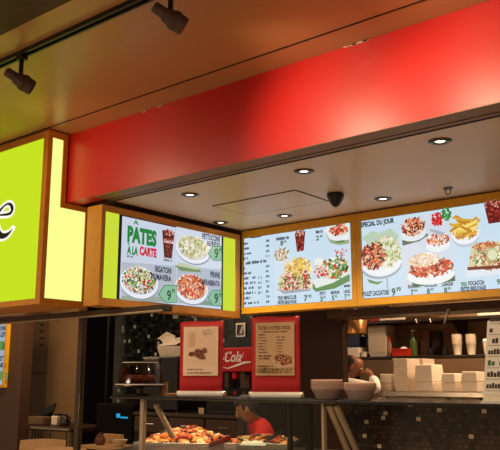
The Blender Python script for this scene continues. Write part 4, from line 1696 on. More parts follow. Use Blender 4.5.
# shelf with bowl and jar left of the case
SY = 4.75
s0, s1 = at(80, 440, 'Y', SY), at(131, 440, 'Y', SY)
zsf = at(104, 447, 'Y', SY).z
side = thing('side_counter', 'pale edged low counter left of the display case holding a bowl and jar', 'counter', ((s0.x + s1.x) / 2, SY + .15, 0))
mb = MB()
mb.box(s0.x, s1.x + .1, SY, SY + .34, zsf - .03, zsf, 0, .004)
mb.build('counter_top', M['paleoak'], side)
mb = MB()
mb.box(s0.x + .02, s1.x + .08, SY + .02, SY + .32, 0, zsf - .0305)
mb.build('cabinet', M['dark'], side)
zz0 = at(95, 433, 'Y', SY + .28).z
mb = MB()
mb.box(s0.x, s0.x + .26, SY + .28, SY + .325, zsf + .0005, zz0, 0, .004)
tag(mb.build('wood_block', M['paleoak'], None, (s0.x + .1, SY + .3, zsf)), 'pale wooden board behind the brown jar', 'board')
q = at(100, 446, 'Y', SY + .12)
jr = thing('brown_jar', 'round brown lidded jar left of the ivory bowl', 'jar', (q.x, q.y, zsf))
mb = MB()
mb.lathe([(0, 0), (.035, 0), (.05, .025), (.048, .06), (.03, .08), (0, .082)], (q.x, q.y, zsf + .0005), 0, 24)
mb.build('body', M['pastry'], jr, smooth=True)
mb = MB()
mb.lathe([(.034, .083), (.03, .094), (.01, .10), (.012, .115), (0, .118)], (q.x, q.y, zsf + .0005), 0, 20)
mb.build('lid', M['pastry'], jr, smooth=True)
q = at(119, 447, 'Y', SY + .10)
mb = MB()
mb.lathe([(0, 0), (.035, 0), (.04, .006), (.078, .062), (.08, .064), (.074, .062), (.036, .010), (0, .008)], (q.x, q.y, zsf + .0005), 0, 28)
tag(mb.build('ivory_bowl', M['bowlw'], None, (q.x, q.y, zsf), True), 'ivory bowl at the left end of the display case', 'bowl')
# dark appliance with a blue display
d0, d1_ = at(112, 425, 'Y', 5.0), at(131, 408, 'Y', 5.0)
ap = thing('dark_oven', 'dark appliance with a small blue display left of the case', 'appliance', ((ov0 + ov1) / 2, 5.9, 0))
mb = MB()
mb.box(ov0, ov1, 5.66, 6.2, 0, at(120, 404, 'Y', 5.66).z, 0, .01)
mb.build('housing', M['void'], ap)
mb = MB()
u0, u1 = at(116.5, 417.6, 'Y', 5.655), at(128, 414, 'Y', 5.655)
w_ = (u1.x - u0.x)
mb.box(u0.x, u0.x + w_ * .28, 5.652, 5.659, u0.z, u1.z)
for k in range(5):
    mb.box(u0.x + w_ * (.36 + .13 * k), u0.x + w_ * (.46 + .13 * k), 5.652, 5.659, u0.z - .004, u0.z + .012)
mb.build('display', M['cyan'], ap)

# ================================================================== KITCHEN BEHIND THE TILED COUNTER
KY = 5.9
H1_ = at(420, 355.6, 'Y', 6.75).z
TZ = at(400, 391.2, 'Y', KY).z
k0, k1 = at(377, 390, 'Y', KY).x, -0.6
st = thing('steel_table', 'steel prep table with white foam boxes standing on it', 'table', ((k0 + k1) / 2, KY + .3, 0))
mb = MB()
mb.box(k0, k1, KY, KY + .6, TZ - .045, TZ, 0, .006)
mb.build('tabletop', M['steel'], st)
LZ2 = at(400, 401.4, 'Y', KY).z - .01
mb = MB()
mb.box(k0 + .02, k1 - .02, KY + .03, KY + .58, LZ2 - .025, LZ2)
mb.build('undershelf', M['dsteel'], st)
mb = MB()
mb.box(k0 + .02, k1 - .02, KY + .57, KY + .585, LZ2 + .0005, TZ - .0455)
mb.build('back_panel', M['dark'], st)
xs_ = at(360, 365, 'Y', KY + .62).x
mb = MB()
mb.box(xs_, k1, KY + .61, KY + .63, TZ - .3, H1_ - .04)
mb.build('light_catch_panel', M['tan2'], st)  # panel added in front of the shaded wall to catch the kitchen light
for sx in (k0 + .05, k1 - .05):
    for sy in (KY + .05, KY + .55):
        mb = MB()
        mb.tube([(sx, sy, 0), (sx, sy, LZ2 - .0255)], .022)
        mb.build('leg', M['steel'], st)
        mb = MB()
        mb.tube([(sx, sy, LZ2 + .0005), (sx, sy, TZ - .0455)], .018)
        mb.build('upper_leg', M['steel'], st)


def foam_box(x0, x1, h, y0, dep, z, label, part_line=.5, name='foam_box', hinged=True):
    xc, yc = (x0 + x1) / 2, y0 + dep / 2
    w_ = x1 - x0
    r = thing(name, label, 'takeout box', (xc, yc, z), 'white foam boxes on the steel table')
    def tap(z0, z1, s0, s1, nm):
        vs = []
        for (zz, s) in ((z0, s0), (z1, s1)):
            for sx, sy in ((-1, -1), (1, -1), (1, 1), (-1, 1)):
                vs.append((xc + sx * w_ / 2 * s, yc + sy * dep / 2 * s, zz))
        m = MB()
        m.add(vs, [(0, 3, 2, 1), (4, 5, 6, 7), (0, 1, 5, 4), (1, 2, 6, 5), (2, 3, 7, 6), (3, 0, 4, 7)])
        o = m.build(nm, M['foam'], r)
        b = o.modifiers.new('b', 'BEVEL')
        b.width = .006
        b.segments = 2
        return o
    zm = z + h * part_line
    tap(z + .0006, zm - .001, .92, 1.0, 'base')
    tap(zm + .001, z + h, 1.0, .90, 'lid')
    return r


def fb(xa_, xb_, ytop, y, dep, label, pl_=.45):
    a_, b_ = at(xa_, 386, 'Y', y), at(xb_, 386, 'Y', y)
    h = at((xa_ + xb_) / 2, ytop, 'Y', y).z - TZ
    foam_box(a_.x, b_.x, h, y, dep, TZ, label, pl_)


fb(379.5, 391.5, 374.0, KY + .12, .15, 'small foam box at the left end of the steel table')
fb(414.5, 432.5, 364.6, KY + .06, .24, 'tall white foam box in the middle of the steel table, right of the stack', .35)
fb(441, 455, 373.4, KY + .08, .20, 'low foam box near the right end of the steel table', .5)
fb(461, 477, 371.6, KY + .08, .20, 'low foam box at the right end of the steel table, beside the price card', .5)

# stack of open foam trays (tall stack left of the middle)
def foam_tray_mesh(w_, d_, h):
    mb = MB()
    R = []
    for (zz, s) in ((0, .84), (h, 1.0), (h + .003, 1.03), (h + .0045, 1.0), (.004, .80)):
        R.append([(sx * w_ / 2 * s, sy * d_ / 2 * s, zz) for sx, sy in ((-1, -1), (1, -1), (1, 1), (-1, 1))])
    vs = [p for r in R for p in r]
    fs = [(3, 2, 1, 0)]
    for i in range(len(R) - 1):
        for k in range(4):
            fs.append((i * 4 + k, i * 4 + (k + 1) % 4, i * 4 + 4 + (k + 1) % 4, i * 4 + 4 + k))
    fs.append((16, 17, 18, 19))
    mb.add(vs, fs)
    return mb


a_, b_ = at(393, 386, 'Y', KY + .06), at(407, 386, 'Y', KY + .06)
w_ = b_.x - a_.x
h = at(400, 358.6, 'Y', KY + .06).z - TZ
ft = foam_tray_mesh(w_, .24, .05).build('foam_tray', M['foam'], None, (0, 0, 0))
tag(ft, 'x', 'foam tray')
n = 12
place_stack(ft, n, ((a_.x + b_.x) / 2, KY + .2, TZ + .0006), (h - .055) / (n - 1), 'white foam tray in the tall front stack on the steel table', 'topmost white foam tray of the tall front stack on the steel table', 'foam trays in the front stack', first=True)
a_, b_ = at(406.5, 386, 'Y', KY + .33), at(420, 386, 'Y', KY + .33)
place_stack(ft, n, ((a_.x + b_.x) / 2 + .03, KY + .46, TZ + .0006), (h - .050) / (n - 1), 'white foam tray in the rear tall stack on the steel table', 'topmost white foam tray of the rear tall stack on the steel table', 'foam trays in the rear stack')
# boxes under the table top
for i, (xa_, xb_, lab) in enumerate(((378, 393, 'flat white carton under the left end of the steel table'), (395, 420, 'flat white carton under the middle of the steel table'), (422, 447, 'flat white carton under the table, right of the middle one'), (450, 462, 'small white carton under the right part of the steel table'), (464, 480, 'white carton under the right end of the steel table'))):
    a_, b_ = at(xa_, 400, 'Y', KY + .1), at(xb_, 400, 'Y', KY + .1)
    zc_ = min(at(xa_, 397, 'Y', KY + .1).z, TZ - .05)
    mb = MB()
    mb.box(a_.x, b_.x, KY + .1, KY + .4, LZ2 + .0006, zc_, 0, .005)
    mb.box(a_.x - .003, b_.x + .003, KY + .097, KY + .403, zc_ - .012, zc_ - .002, 0, .003)
    tag(mb.build('carton', M['foam'], None, ((a_.x + b_.x) / 2, KY + .25, LZ2)), lab, 'box', 'cartons under the steel table')

# wall shelves
HY = 6.75
H1 = at(420, 355.6, 'Y', HY).z
H2 = at(420, 318.5, 'Y', HY).z
h0, h1x = at(344, 356, 'Y', HY).x, -1.0
for zz, lab in ((H1, 'lower kitchen wall shelf holding cups, bottle and red tray'), (H2, 'upper kitchen wall shelf just below the menu screens')):
    r = thing('wall_shelf', lab, 'shelf', ((h0 + h1x) / 2, HY + .2, zz), 'kitchen wall shelves')
    mb = MB()
    mb.box(h0, h1x, HY, 7.195, zz - .028, zz, 0, .003)
    mb.build('board', M['dsteel'], r)
    for f in (.03, .36, .7, .97):
        xx = h0 + (h1x - h0) * f
        mb = MB()
        mb.prism([(xx - .008, 7.19, zz - .03), (xx - .008, HY + .05, zz - .03), (xx - .008, 7.19, zz - .20)], (.016, 0, 0))
        mb.build('bracket', M['dsteel'], r)


def hx(px, y):
    return at(px, 350, 'Y', y).x


# tall stack of foam containers on lower shelf
Y_ = HY + .06
a_, b_ = hx(367.5, Y_), hx(385, Y_)
fc = foam_tray_mesh(b_ - a_, .2, .04).build('foam_container', M['foam'], None, (0, 0, 0))
tag(fc, 'x', 'foam container')
n = 18
hh = at(377, 325.5, 'Y', Y_).z - H1
place_stack(fc, n, ((a_ + b_) / 2, Y_ + .12, H1 + .0006), (hh - .045) / (n - 1), 'white foam container in the tall shelf stack left of the red tray', 'topmost white foam container of the tall shelf stack', 'foam containers stacked on the shelf', first=True)
# cups in two stacks
cup = MB()
cup.lathe([(0, 0), (.034, 0), (.046, .105), (.049, .108), (.046, .110), (.043, .106), (.032, .004), (0, .004)], (0, 0, 0), 0, 24)
cpo = cup.build('foam_cup', M['cup'], None, (0, 0, 0), True)
tag(cpo, 'x', 'cup')
for i, (px, lab) in enumerate(((457.5, 'left'), (471.5, 'right'))):
    hh = at(px, 334, 'Y', Y_).z - H1
    n = 9
    place_stack(cpo, n, (hx(px, Y_ + .05), Y_ + .05, H1 + .0006), (hh - .11) / (n - 1),
                'white foam cup in the %s of the two cup stacks on the lower shelf' % lab, 'topmost foam cup of the %s cup stack on the lower shelf' % lab, 'foam cups in the %s stack' % lab, first=(i == 0))
x = hx(488, Y_ + .04)
lc = thing('lidded_cup', 'single paper cup with a lid on the shelf, next to the price card', 'cup', (x, Y_ + .04, H1))
mb = MB()
mb.lathe([(0, 0), (.032, 0), (.044, .12), (0, .12)], (x, Y_ + .04, H1 + .0006), 0, 24)
mb.build('body', M['cup'], lc, smooth=True)
mb = MB()
mb.lathe([(0, .121), (.047, .121), (.047, .130), (.040, .134), (.038, .145), (0, .145)], (x, Y_ + .04, H1), 0, 24)
mb.build('lid', M['white'], lc, smooth=True)
# red tray with a white bun, bottle, red squeeze bottle
a_, b_ = hx(392, Y_), hx(409, Y_)
z_ = at(400, 348.6, 'Y', Y_).z
rt = thing('red_basket', 'shallow red plastic basket on the lower kitchen shelf', 'basket', ((a_ + b_) / 2, Y_ + .1, H1))
mb = MB()
for (x0, x1, y0, y1, q0_, q1_) in ((a_, b_, Y_, Y_ + .2, H1 + .0006, H1 + .008), (a_, b_, Y_, Y_ + .008, H1 + .0082, z_), (a_, b_, Y_ + .192, Y_ + .2, H1 + .0082, z_), (a_, a_ + .008, Y_ + .0082, Y_ + .1918, H1 + .0082, z_), (b_ - .008, b_, Y_ + .0082, Y_ + .1918, H1 + .0082, z_)):
    mb.box(x0, x1, y0, y1, q0_, q1_)
mb.build('tub', M['redplastic'], rt)
mb = MB()
mb.box(a_ - .004, b_ + .004, Y_ - .005, Y_ - .0005, z_ - .016, z_ - .002)
mb.build('rim', M['redplastic'], rt)
mb = MB()
mb.ell((hx(404, Y_ + .1), Y_ + .1, H1 + .055), (.05, .045, .044), None, 0, 16, .04)
tag(mb.build('bread_bun', M['white'], None, (hx(404, Y_ + .1), Y_ + .1, H1 + .01), True), 'round white bun in the red basket', 'bun')
x = hx(413.8, Y_ + .08)
bh = at(413.8, 330, 'Y', Y_ + .08).z - H1
bt = thing('oil_bottle', 'dark green glass bottle standing right of the red basket', 'bottle', (x, Y_ + .08, H1))
mb = MB()
mb.lathe([(0, 0), (.034, 0), (.037, .01), (.037, bh * .55), (.030, bh * .66), (.014, bh * .76), (.013, bh * .93), (0, bh * .93)], (x, Y_ + .08, H1 + .0006), 0, 24)
mb.build('body', M['green'], bt, smooth=True)
mb = MB()
mb.lathe([(.015, bh * .932), (.016, bh), (0, bh)], (x, Y_ + .08, H1), 0, 16)
mb.build('cap', M['bowlw'], bt, smooth=True)
x = hx(389.6, Y_ + .06)
bh = at(389.6, 335.5, 'Y', Y_ + .06).z - H1
sq = thing('squeeze_bottle', 'red squeeze bottle between the foam stack and red basket', 'bottle', (x, Y_ + .06, H1))
mb = MB()
mb.lathe([(0, 0), (.024, 0), (.026, .01), (.025, bh * .6), (.014, bh * .72), (0, bh * .72)], (x, Y_ + .06, H1 + .0006), 0, 20)
mb.build('body', M['card'], sq, smooth=True)
mb = MB()
mb.lathe([(.016, bh * .722), (.016, bh * .82), (.006, bh), (0, bh)], (x, Y_ + .06, H1), 0, 16)
mb.build('nozzle', M['redplastic'], sq, smooth=True)
# white carton and tub at left end of the lower shelf
a_, b_ = hx(345.5, Y_), hx(358.5, Y_)
mb = MB()
zt = at(352, 347.5, 'Y', Y_).z
mb.prism([(a_, Y_, H1 + .0006), (b_, Y_, H1 + .0006), (b_ - .01, Y_, zt), (a_ + .015, Y_, zt)], (0, .16, 0))
mb.box(a_ + .005, b_ - .002, Y_ - .003, Y_ - .0003, (H1 + zt) / 2 - .004, (H1 + zt) / 2 + .004)
tag(mb.build('napkin_carton', M['foam'], None, ((a_ + b_) / 2, Y_ + .08, H1)), 'white carton at the left end of the shelf, above the cook', 'box')
x = hx(364, Y_ + .04)
mb = MB()
mb.lathe([(0, 0), (.028, 0), (.036, .05), (.038, .053), (.033, .05), (.026, .004), (0, .004)], (x, Y_ + .04, H1 + .0006), 0, 24)
tag(mb.build('foam_tub', M['foam'], None, (x, Y_ + .04, H1), True), 'small white tub beside the carton, left of the foam stack', 'tub')
x = hx(356, Y_ + .3)
mb = MB()
mb.box(x - .06, x + .09, Y_ + .24, Y_ + .38, H1 + .0006, at(357, 336, 'Y', Y_ + .24).z, 0, .01)
mb.box(x - .03, x + .06, Y_ + .234, Y_ + .2395, H1 + .05, H1 + .13, 0, .003)
tag(mb.build('blue_carton', M['blue'], None, (x, Y_ + .31, H1)), 'dark blue carton behind the white carton, under the copper lamp', 'box')
# brown boards leaning at the back of the shelf
for i, (xa_, xb_, yt, tilt, lab, m_k) in enumerate(((420, 428, 331, .06, 'tall brown board leaning behind the green bottle', 'card'), (429, 441, 331.5, .2, 'brown folder leaning left of the cup stacks', 'panel'), (441, 454, 328, -.12, 'wide brown board leaning just left of the cup stacks', 'card'))):
    y_ = Y_ + .22 + .03 * i
    a_, b_ = hx(xa_, y_), hx(xb_, y_)
    z1_ = at(xa_, yt, 'Y', y_).z
    mb = MB()
    mb.prism([(a_, y_, H1 + .001), (b_, y_, H1 + .001), (b_ - tilt * .15, y_ + .07, z1_), (a_ - tilt * .15, y_ + .07, z1_)], (0, .018, 0))
    mb.prism([(a_ + .01, y_ - .003, H1 + .03), (b_ - .01, y_ - .003, H1 + .03), (b_ - .012, y_ + .002, H1 + .05), (a_ + .008, y_ + .002, H1 + .05)], (0, .002, 0))
    tag(mb.build('leaning_board', M[m_k], None, ((a_ + b_) / 2, y_, H1)), lab, 'board')
for px, lab in ((430, 'small dark jar at the foot of the leaning folder'), (445, 'small dark jar nearest the left cup stack')):
    x = hx(px, Y_ + .08)
    mb = MB()
    mb.lathe([(0, 0), (.028, 0), (.03, .006), (.03, .05), (.024, .056), (.024, .07), (0, .07)], (x, Y_ + .08, H1 + .0006), 0, 20)
    tag(mb.build('spice_jar', M['black'], None, (x, Y_ + .08, H1), True), lab, 'jar')
# things on the upper shelf
ups = [(355, 367, 310, 'card', 'small brown box at the left end of the upper shelf'), (369, 378, 309.5, 'redplastic', 'dark red packet on the upper shelf'),
       (379, 389, 309, 'foam', 'white packet on the upper shelf, right of the red one'), (390, 404.5, 308.5, 'foam', 'wide white box on the upper shelf above the red basket'),
       (406, 432, 308, 'copper', 'long shiny copper pan on the upper shelf'), (477, 500, 304, 'foam', 'white box at the right end of the upper shelf')]
for xa_, xb_, yt, mk_, lab in ups:
    a_, b_ = at(xa_, 315, 'Y', Y_).x, at(xb_, 315, 'Y', Y_).x
    zt = at((xa_ + xb_) / 2, yt, 'Y', Y_).z
    mb = MB()
    if mk_ == 'copper':
        mb.prism([(a_ + .02, Y_, H2 + .0006), (b_ - .02, Y_, H2 + .0006), (b_, Y_ - .02, zt), (a_, Y_ - .02, zt)], (0, .22, 0))
        mb.box(a_ - .01, b_ + .01, Y_ - .03, Y_ + .22, zt + .0003, zt + .010, 0, .003)
    else:
        mb.box(a_, b_, Y_, Y_ + .2, H2 + .0006, zt, 0, .006)
        mb.box(a_ - .003, b_ + .003, Y_ - .004, Y_ + .204, zt - .025, zt - .002, 0, .003)
    nm = {'copper': 'long_pan', 'foam': 'white_box', 'card': 'brown_box', 'redplastic': 'red_packet'}[mk_]
    tag(mb.build(nm, M[mk_], None, ((a_ + b_) / 2, Y_ + .1, H2)), lab, 'pan' if mk_ == 'copper' else 'box')
# clips under the shelf edge
for px, py, lab in ((416, 320, 'left small steel hook under the upper shelf edge'), (430, 320, 'right small steel hook under the upper shelf edge')):
    q = at(px, py, 'Y', HY - .012)
    mb = MB()
    mb.tube(smooth_curve([(q.x, HY - .006, H2 - .004), (q.x, HY - .02, H2 - .01), (q.x + .01, HY - .02, H2 - .04), (q.x + .03, HY - .02, H2 - .045)], 4), .007)
    tag(mb.build('shelf_hook', M['steel'], None, (q.x, HY - .01, H2 - .02), True), lab, 'hook')
q = at(450, 310, 'Y', 5.3)
mb = MB()
mb.tube(smooth_curve([(q.x, 5.4, 2.0), (q.x, 5.28, 1.99), (q.x - .01, 5.26, 1.95), (q.x - .03, 5.26, 1.90)], 5), .008)
mb.ell((q.x, 5.275, 1.995), (.014, .014, .014))
tag(mb.build('wall_hook', M['steel'], None, (q.x, 5.3, 1.95), True), 'bright bent hook hanging below the special menu screen', 'hook')

# heat lamp
q0, q1 = at(343.5, 334.5, 'Y', 5.75), at(362.5, 318, 'Y', 5.75)
xc, rr = (q0.x + q1.x) / 2, (q1.x - q0.x) / 2 * 1.22
hl = thing('heat_lamp', 'copper cylinder heat lamp hanging below the middle menu screen', 'lamp', (xc, 5.75, q0.z))
zt = at(353, 317, 'Y', 5.75).z
mb = MB()
mb.lathe([(rr * .97, 0), (rr, .002), (rr, zt - q0.z - .01), (rr * .96, zt - q0.z), (.02, zt - q0.z + .006), (.02, zt - q0.z), (rr * .95, zt - q0.z - .012), (rr * .95, .002)], (xc, 5.75, q0.z), 0, 36)
mb.build('shade', M['copper'], hl, smooth=True)
mb = MB()
mb.lathe([(0, zt - q0.z + .0065), (.035, zt - q0.z + .0065), (.035, zt - q0.z + .03), (0, zt - q0.z + .03)], (xc, 5.75, q0.z), 0, 20)
mb.build('cap', M['black'], hl, smooth=True)
mb = MB()
mb.tube([(xc, 5.75, zt + .031), (xc, 5.75, ZC - .001)], .006)
mb.build('cord', M['black'], hl)

# ================================================================== PEOPLE
def skin_mesh(joints, edges, name, m, parent, sub=2, root=0):
    """joints: list of (pos, rx, ry); grows one continuous tapered surface along the edges"""
    me = bpy.data.meshes.new(name)
    me.from_pydata([tuple(Vector(j[0])) for j in joints], edges, [])
    o = bpy.data.objects.new(name, me)
    COL.objects.link(o)
    o.modifiers.new('s', 'SKIN')
    for i, j in enumerate(joints):
        s = me.skin_vertices[0].data[i]
        s.radius = (j[1], j[2])
        s.use_root = (i == root)
    ss = o.modifiers.new('ss', 'SUBSURF')
    ss.levels = ss.render_levels = sub
    dg = bpy.context.evaluated_depsgraph_get()
    out = bpy.data.meshes.new_from_object(o.evaluated_get(dg))
    bpy.data.objects.remove(o)
    b = MB()
    b.add([v.co.copy() for v in out.vertices], [list(p.vertices) for p in out.polygons])
    bpy.data.meshes.remove(out)
    return b.build(name, m, parent, smooth=True)


def person(label, J, m_skin, m_shirt, face, up, hair_mode, sleeve):
    """J: dict of joints in world space"""
    r = thing('person', label, 'person', (J['pelvis'].x, J['pelvis'].y, 0))
    f = face.normalized()
    u = (up - f * up.dot(f)).normalized()
    s = u.cross(f)                      # towards the figure's left ear
    H = J['head']
    jl, ed = [], []
    ids = {}

    def add(k, p, rx, ry=None, par=None):
        ids[k] = len(jl)
        jl.append((p, rx, ry or rx))
        if par is not None:
            ed.append((ids[par], ids[k]))
    add('pelvis', J['pelvis'], .135, .11)
    add('waist', J['pelvis'].lerp(J['chest'], .5), .115, .095, 'pelvis')
    add('chest', J['chest'], .135, .105, 'waist')
    add('neckb', J['neck'], .062, .062, 'chest')
    add('neck', J['neck'].lerp(H - u * .07, .6), .054, .054, 'neckb')
    add('jaw', H - u * .055 + f * .012, .064, .07, 'neck')
    add('mid', H + u * .005, .076, .092, 'jaw')
    add('brow', H + u * .055, .074, .09, 'mid')
    add('top', H + u * .095 - f * .008, .045, .055, 'brow')
    for d in 'LR':
        add('sh' + d, J['sh' + d], .062, .062, 'chest')
        add('el' + d, J['el' + d], .041, .041, 'sh' + d)
        add('wr' + d, J['wr' + d], .028, .028, 'el' + d)
        hd = (J['wr' + d] - J['el' + d]).normalized()
        add('pa' + d, J['wr' + d] + hd * .06, .034, .020, 'wr' + d)
        sd_ = hd.cross(u).normalized()
        for k, (off, ln) in enumerate(((-.026, .055), (-.009, .068), (.009, .064), (.025, .050))):
            a = J['wr' + d] + hd * .088 + sd_ * off
            add('f%d%s' % (k, d), a, .0095, .0095, 'pa' + d)
            add('g%d%s' % (k, d), a + hd * ln * .55 + f * .008, .0085, .0085, 'f%d%s' % (k, d))
            add('h%d%s' % (k, d), a + hd * ln * .9 + f * .022, .0075, .0075, 'g%d%s' % (k, d))
        a = J['wr' + d] + hd * .04 + sd_ * (-.036)
        add('t' + d, a, .0105, .0105, 'pa' + d)
        add('u' + d, a + hd * .03 - sd_ * .016, .009, .009, 't' + d)
    for i, d in enumerate('LR'):
        sg = 1 if d == 'L' else -1
        add('hip' + d, J['hip' + d], .092, .092, 'pelvis')
        add('kn' + d, J['kn' + d], .06, .06, 'hip' + d)
        add('an' + d, J['an' + d], .042, .042, 'kn' + d)
        add('to' + d, J['an' + d] + Vector((f.x, f.y, 0)).normalized() * .16 - Vector((0, 0, .05)), .035, .03, 'an' + d)
    body = skin_mesh(jl, ed, 'body', m_skin, r)
    # clothes, one layer over the body
    def layer(keys, grow, nm, m, extra=None):
        idx = {k: i for i, k in enumerate(keys)}
        jj = [(jl[ids[k]][0], jl[ids[k]][1] + grow, jl[ids[k]][2] + grow) for k in keys]
        ee = [(idx[[k for k in ids if ids[k] == a][0]], idx[[k for k in ids if ids[k] == b][0]]) for a, b in ed if a in [ids[k] for k in keys] and b in [ids[k] for k in keys]]
        if extra:
            for (p, rad, par) in extra:
                jj.append((p, rad, rad))
                ee.append((idx[par], len(jj) - 1))
        return skin_mesh(jj, ee, nm, m, r)
    ex = []
    for d in 'LR':
        if sleeve[d] > 0:
            a, b = J['el' + d], J['wr' + d]
            ex.append((a.lerp(b, sleeve[d]), .047, 'el' + d))
    keys = ['pelvis', 'waist', 'chest', 'neckb']
    for d in 'LR':
        keys.append('sh' + d)
        if sleeve[d] > 0:
            keys.append('el' + d)
        else:
            ex.append((J['sh' + d].lerp(J['el' + d], .55), .066, 'sh' + d))
    layer(keys, .014, 'shirt', m_shirt, ex)
    layer(['pelvis', 'hipL', 'hipR', 'knL', 'knR', 'anL', 'anR'], .012, 'trousers', M['trousers'])
    # face
    R = Matrix((s, -f, u)).transposed()       # local x = to the left ear, -y = forward, z = up
    T = lambda a, b, c: H + R @ Vector((a, b, c))
    mb = MB()
    mb.ell(T(0, -.090, -.012), (.013, .017, .024), R, 0, 12)
    mb.build('nose', m_skin, r, smooth=True)
    for sg in (-1, 1):
        mb = MB()
        mb.ell(T(sg * .031, -.079, .018), (.011, .009, .006), R, 0, 12)
        e = mb.build('eye', M['white'], r, smooth=True)
        mb = MB()
        mb.ell(T(sg * .031, -.087, .018), (.006, .0035, .0055), R, 0, 10)
        mb.build('pupil', M['black'], e, smooth=True)
        mb = MB()
        mb.ell(T(sg * .078, .006, .0), (.011, .022, .032), R, 0, 12)
        mb.build('ear', m_skin, r, smooth=True)
        mb = MB()
        mb.tube([T(sg * .018, -.091, .036), T(sg * .045, -.083, .036)], .004)
        mb.build('eyebrow', M['hair'], r, smooth=True)
    mb = MB()
    mb.tube([T(-.022, -.083, -.052), T(0, -.090, -.050), T(.022, -.083, -.052)], .006)
    mb.build('mouth', M['lips'], r, smooth=True)
    # hair: a cap over skull points that pass a test
    bm = bmesh.new()
    bmesh.ops.create_uvsphere(bm, u_segments=28, v_segments=18, radius=1)
    kill = []
    for v in bm.verts:
        x, y, z = v.co
        if hair_mode == 'full':
            ok = z > (.45 if y < -.25 else (-.05 if y < .2 else -.55))
        else:                               # short hair round the back and sides
            ok = (y > -.1 and -.55 < z < .66)
        if not ok:
            kill.append(v)
    bmesh.ops.delete(bm, geom=kill, context='VERTS')
    for v in bm.verts:
        v.co = Vector((v.co.x * .087, v.co.y * .106, v.co.z * .112 + .008))
    mb = MB()
    mb._bm(bm, H, R, 0)
    ha = mb.build('hair', M['hair'], r, smooth=True)
    ha.modifiers.new('t', 'SOLIDIFY').thickness = .008
    return r


def stand_joints(base, face, headp, chestp, neckp, pel, elbows, wrists):
    f = Vector((face.x, face.y, 0)).normalized()
    s = Vector((0, 0, 1)).cross(f)
    J = dict(head=headp, neck=neckp, chest=chestp, pelvis=pel)
    J['shL'], J['shR'] = chestp + s * .17 + Vector((0, 0, .06)), chestp - s * .17 + Vector((0, 0, .06))
    for d, sg in (('L', 1), ('R', -1)):
        J['hip' + d] = pel + s * sg * .09 - Vector((0, 0, .06))
        J['kn' + d] = Vector((pel.x, pel.y, 0)) + s * sg * .10 + f * .03 + Vector((0, 0, .50))
        J['an' + d] = Vector((pel.x, pel.y, 0)) + s * sg * .10 + Vector((0, 0, .09))
        J['el' + d], J['wr' + d] = elbows[d], wrists[d]
    return J


# the cook: seen from behind his left shoulder, head bent, right forearm raised
KP = 6.08
hp = at(353.5, 366.5, 'Y', KP)
fc_ = (Vector((.88, .36, -.46)))
fl = Vector((.9, .3, 0)).normalized()
sl = Vector((0, 0, 1)).cross(fl)
nk = Vector((hp.x, hp.y, 0)) - fl * .10 + Vector((0, 0, hp.z - .105))
ch = nk - fl * .07 - Vector((0, 0, .10))
pe = Vector((ch.x, ch.y, .93)) - fl * .02
el1, wr1 = at(379, 387, 'Y', KP - .02), at(367, 370, 'Y', KP - .06)
shR = ch - sl * .17 + Vector((0, 0, .06))
elR = at(378.5, 389, 'Y', 5.84)
wrR = at(371.5, 376.5, 'Y', KP - .12)
elL = ch + sl * .22 + fl * .02 - Vector((0, 0, .24))
wrL = elL + fl * .22 + Vector((0, 0, .02))
J = stand_joints(None, fl, hp, ch, nk, pe, dict(L=elL, R=elR), dict(L=wrL, R=wrR))
person('person in white shirt with bowed head and raised forearm, behind the plastic bowls', J, M['skindark'], M['shirt'], fc_, Vector((.25, 0, 1)), 'back', dict(L=0, R=.92))

# the server: bending forward behind the glass in a red shirt
SP = 4.86
hp = at(247, 409, 'Y', SP)
fl = (Vector((-.75, -.65, 0))).normalized()
sl = Vector((0, 0, 1)).cross(fl)
nk = at(253.5, 421, 'Y', SP + .10)
ch = at(262, 437, 'Y', SP + .14)
pe = Vector((ch.x, ch.y, .86)) - fl * .12
elL, elR = ch + sl * .26 + fl * .06 - Vector((0, 0, .20)), ch - sl * .25 + fl * .06 - Vector((0, 0, .20))
wrL, wrR = elL + fl * .20 - sl * .04 + Vector((0, 0, -.03)), elR + fl * .18 + sl * .04 + Vector((0, 0, -.03))
J = stand_joints(None, fl, hp, ch, nk, pe, dict(L=elL, R=elR), dict(L=wrL, R=wrR))
person('person in red shirt bending down behind the glass of the display case', J, M['skin'], M['redshirt'], Vector((-.75, -.5, -.45)), Vector((-.35, -.3, 1)), 'full', dict(L=0, R=0))

# ================================================================== LIGHT
w = bpy.data.worlds.new('hall light')
bpy.context.scene.world = w
w.use_nodes = True
w.node_tree.nodes['Background'].inputs['Color'].default_value = (1.0, .72, .46, 1)
w.node_tree.nodes['Background'].inputs['Strength'].default_value = 0.36
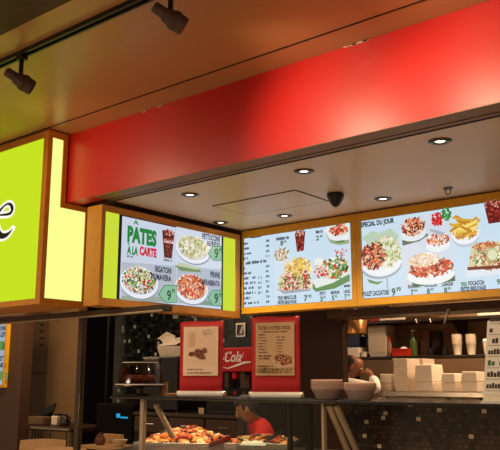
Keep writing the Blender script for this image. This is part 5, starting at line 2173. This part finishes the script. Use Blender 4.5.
# track spotlights farther along the track, washing the red fascia
def fas(px, py):
    return at(px, py, 'Y', YF)
for x_, e in ((-2.42, 52), (-1.58, 52)):
    spot('track_beam', (x_, 2.36, 3.06), (x_ + .25, YF, 2.86), e, 80, 1.0, (1, .74, .46), .06)
spot('track_beam', (-4.3, 2.36, 3.06), (-4.0, YF, 2.9), 16, 90, 1.0, (1, .72, .42), .06)
# beams of the track heads down to the counter
spot('track_beam', (-3.42, 2.36, 3.04), (-3.1, 3.4, 1.5), 26, 46, .8)
spot('track_beam', (-2.42, 2.36, 3.04), (-2.0, 3.6, 1.45), 30, 46, .8)
area('service_fill', (-5.1, 5.3, 2.74), (-5.3, 5.9, 0), 12, .9, .2, (1, .82, .58))  # unseen lamp added to brighten the takeout box and the mosaic
# unseen fill lamps added behind and beside the viewer, brightening floor and ceiling
area('hall_fill', (1.0, -1.2, 3.25), (1.0, -1.2, 0), 130, 1.2, 1.2, (1, .80, .56))
area('hall_fill', (-4.8, .3, 3.25), (-4.8, .3, 0), 95, 1.2, 1.2, (1, .80, .56))
# strip light under the top shelf of the case
area('case_light', (-3.35, 3.62, ZS - .025), (-3.6, 4.05, 1.0), 7, 1.1, .05, (1, .72, .42))
# kitchen strip light
area('kitchen_light', (-2.3, 6.2, 2.74), (-2.3, 6.2, 0), 60, 1.8, .25, (1, .76, .5))
area('passage_fill', (-7.6, 5.0, 2.7), (-7.9, 5.9, 0), 30, .8, .3, (1, .74, .46))  # unseen lamp added in front of the tan wall to light it

# ================================================================== CAMERA
cd_ = bpy.data.cameras.new('camera')
cd_.sensor_width = 36
cd_.sensor_fit = 'HORIZONTAL'
cd_.lens = FOC / 500 * 36
cd_.clip_start = .05
co = bpy.data.objects.new('camera', cd_)
COL.objects.link(co)
co.matrix_world = Matrix(((RT.x, UP.x, -FW.x, CAM.x), (RT.y, UP.y, -FW.y, CAM.y), (RT.z, UP.z, -FW.z, CAM.z), (0, 0, 0, 1)))
sc = bpy.context.scene
sc.camera = co
sc.view_settings.view_transform = 'Standard'
sc.view_settings.look = 'None'
sc.view_settings.exposure = 0
sc.view_settings.gamma = 1
sc.view_settings.use_curve_mapping = False
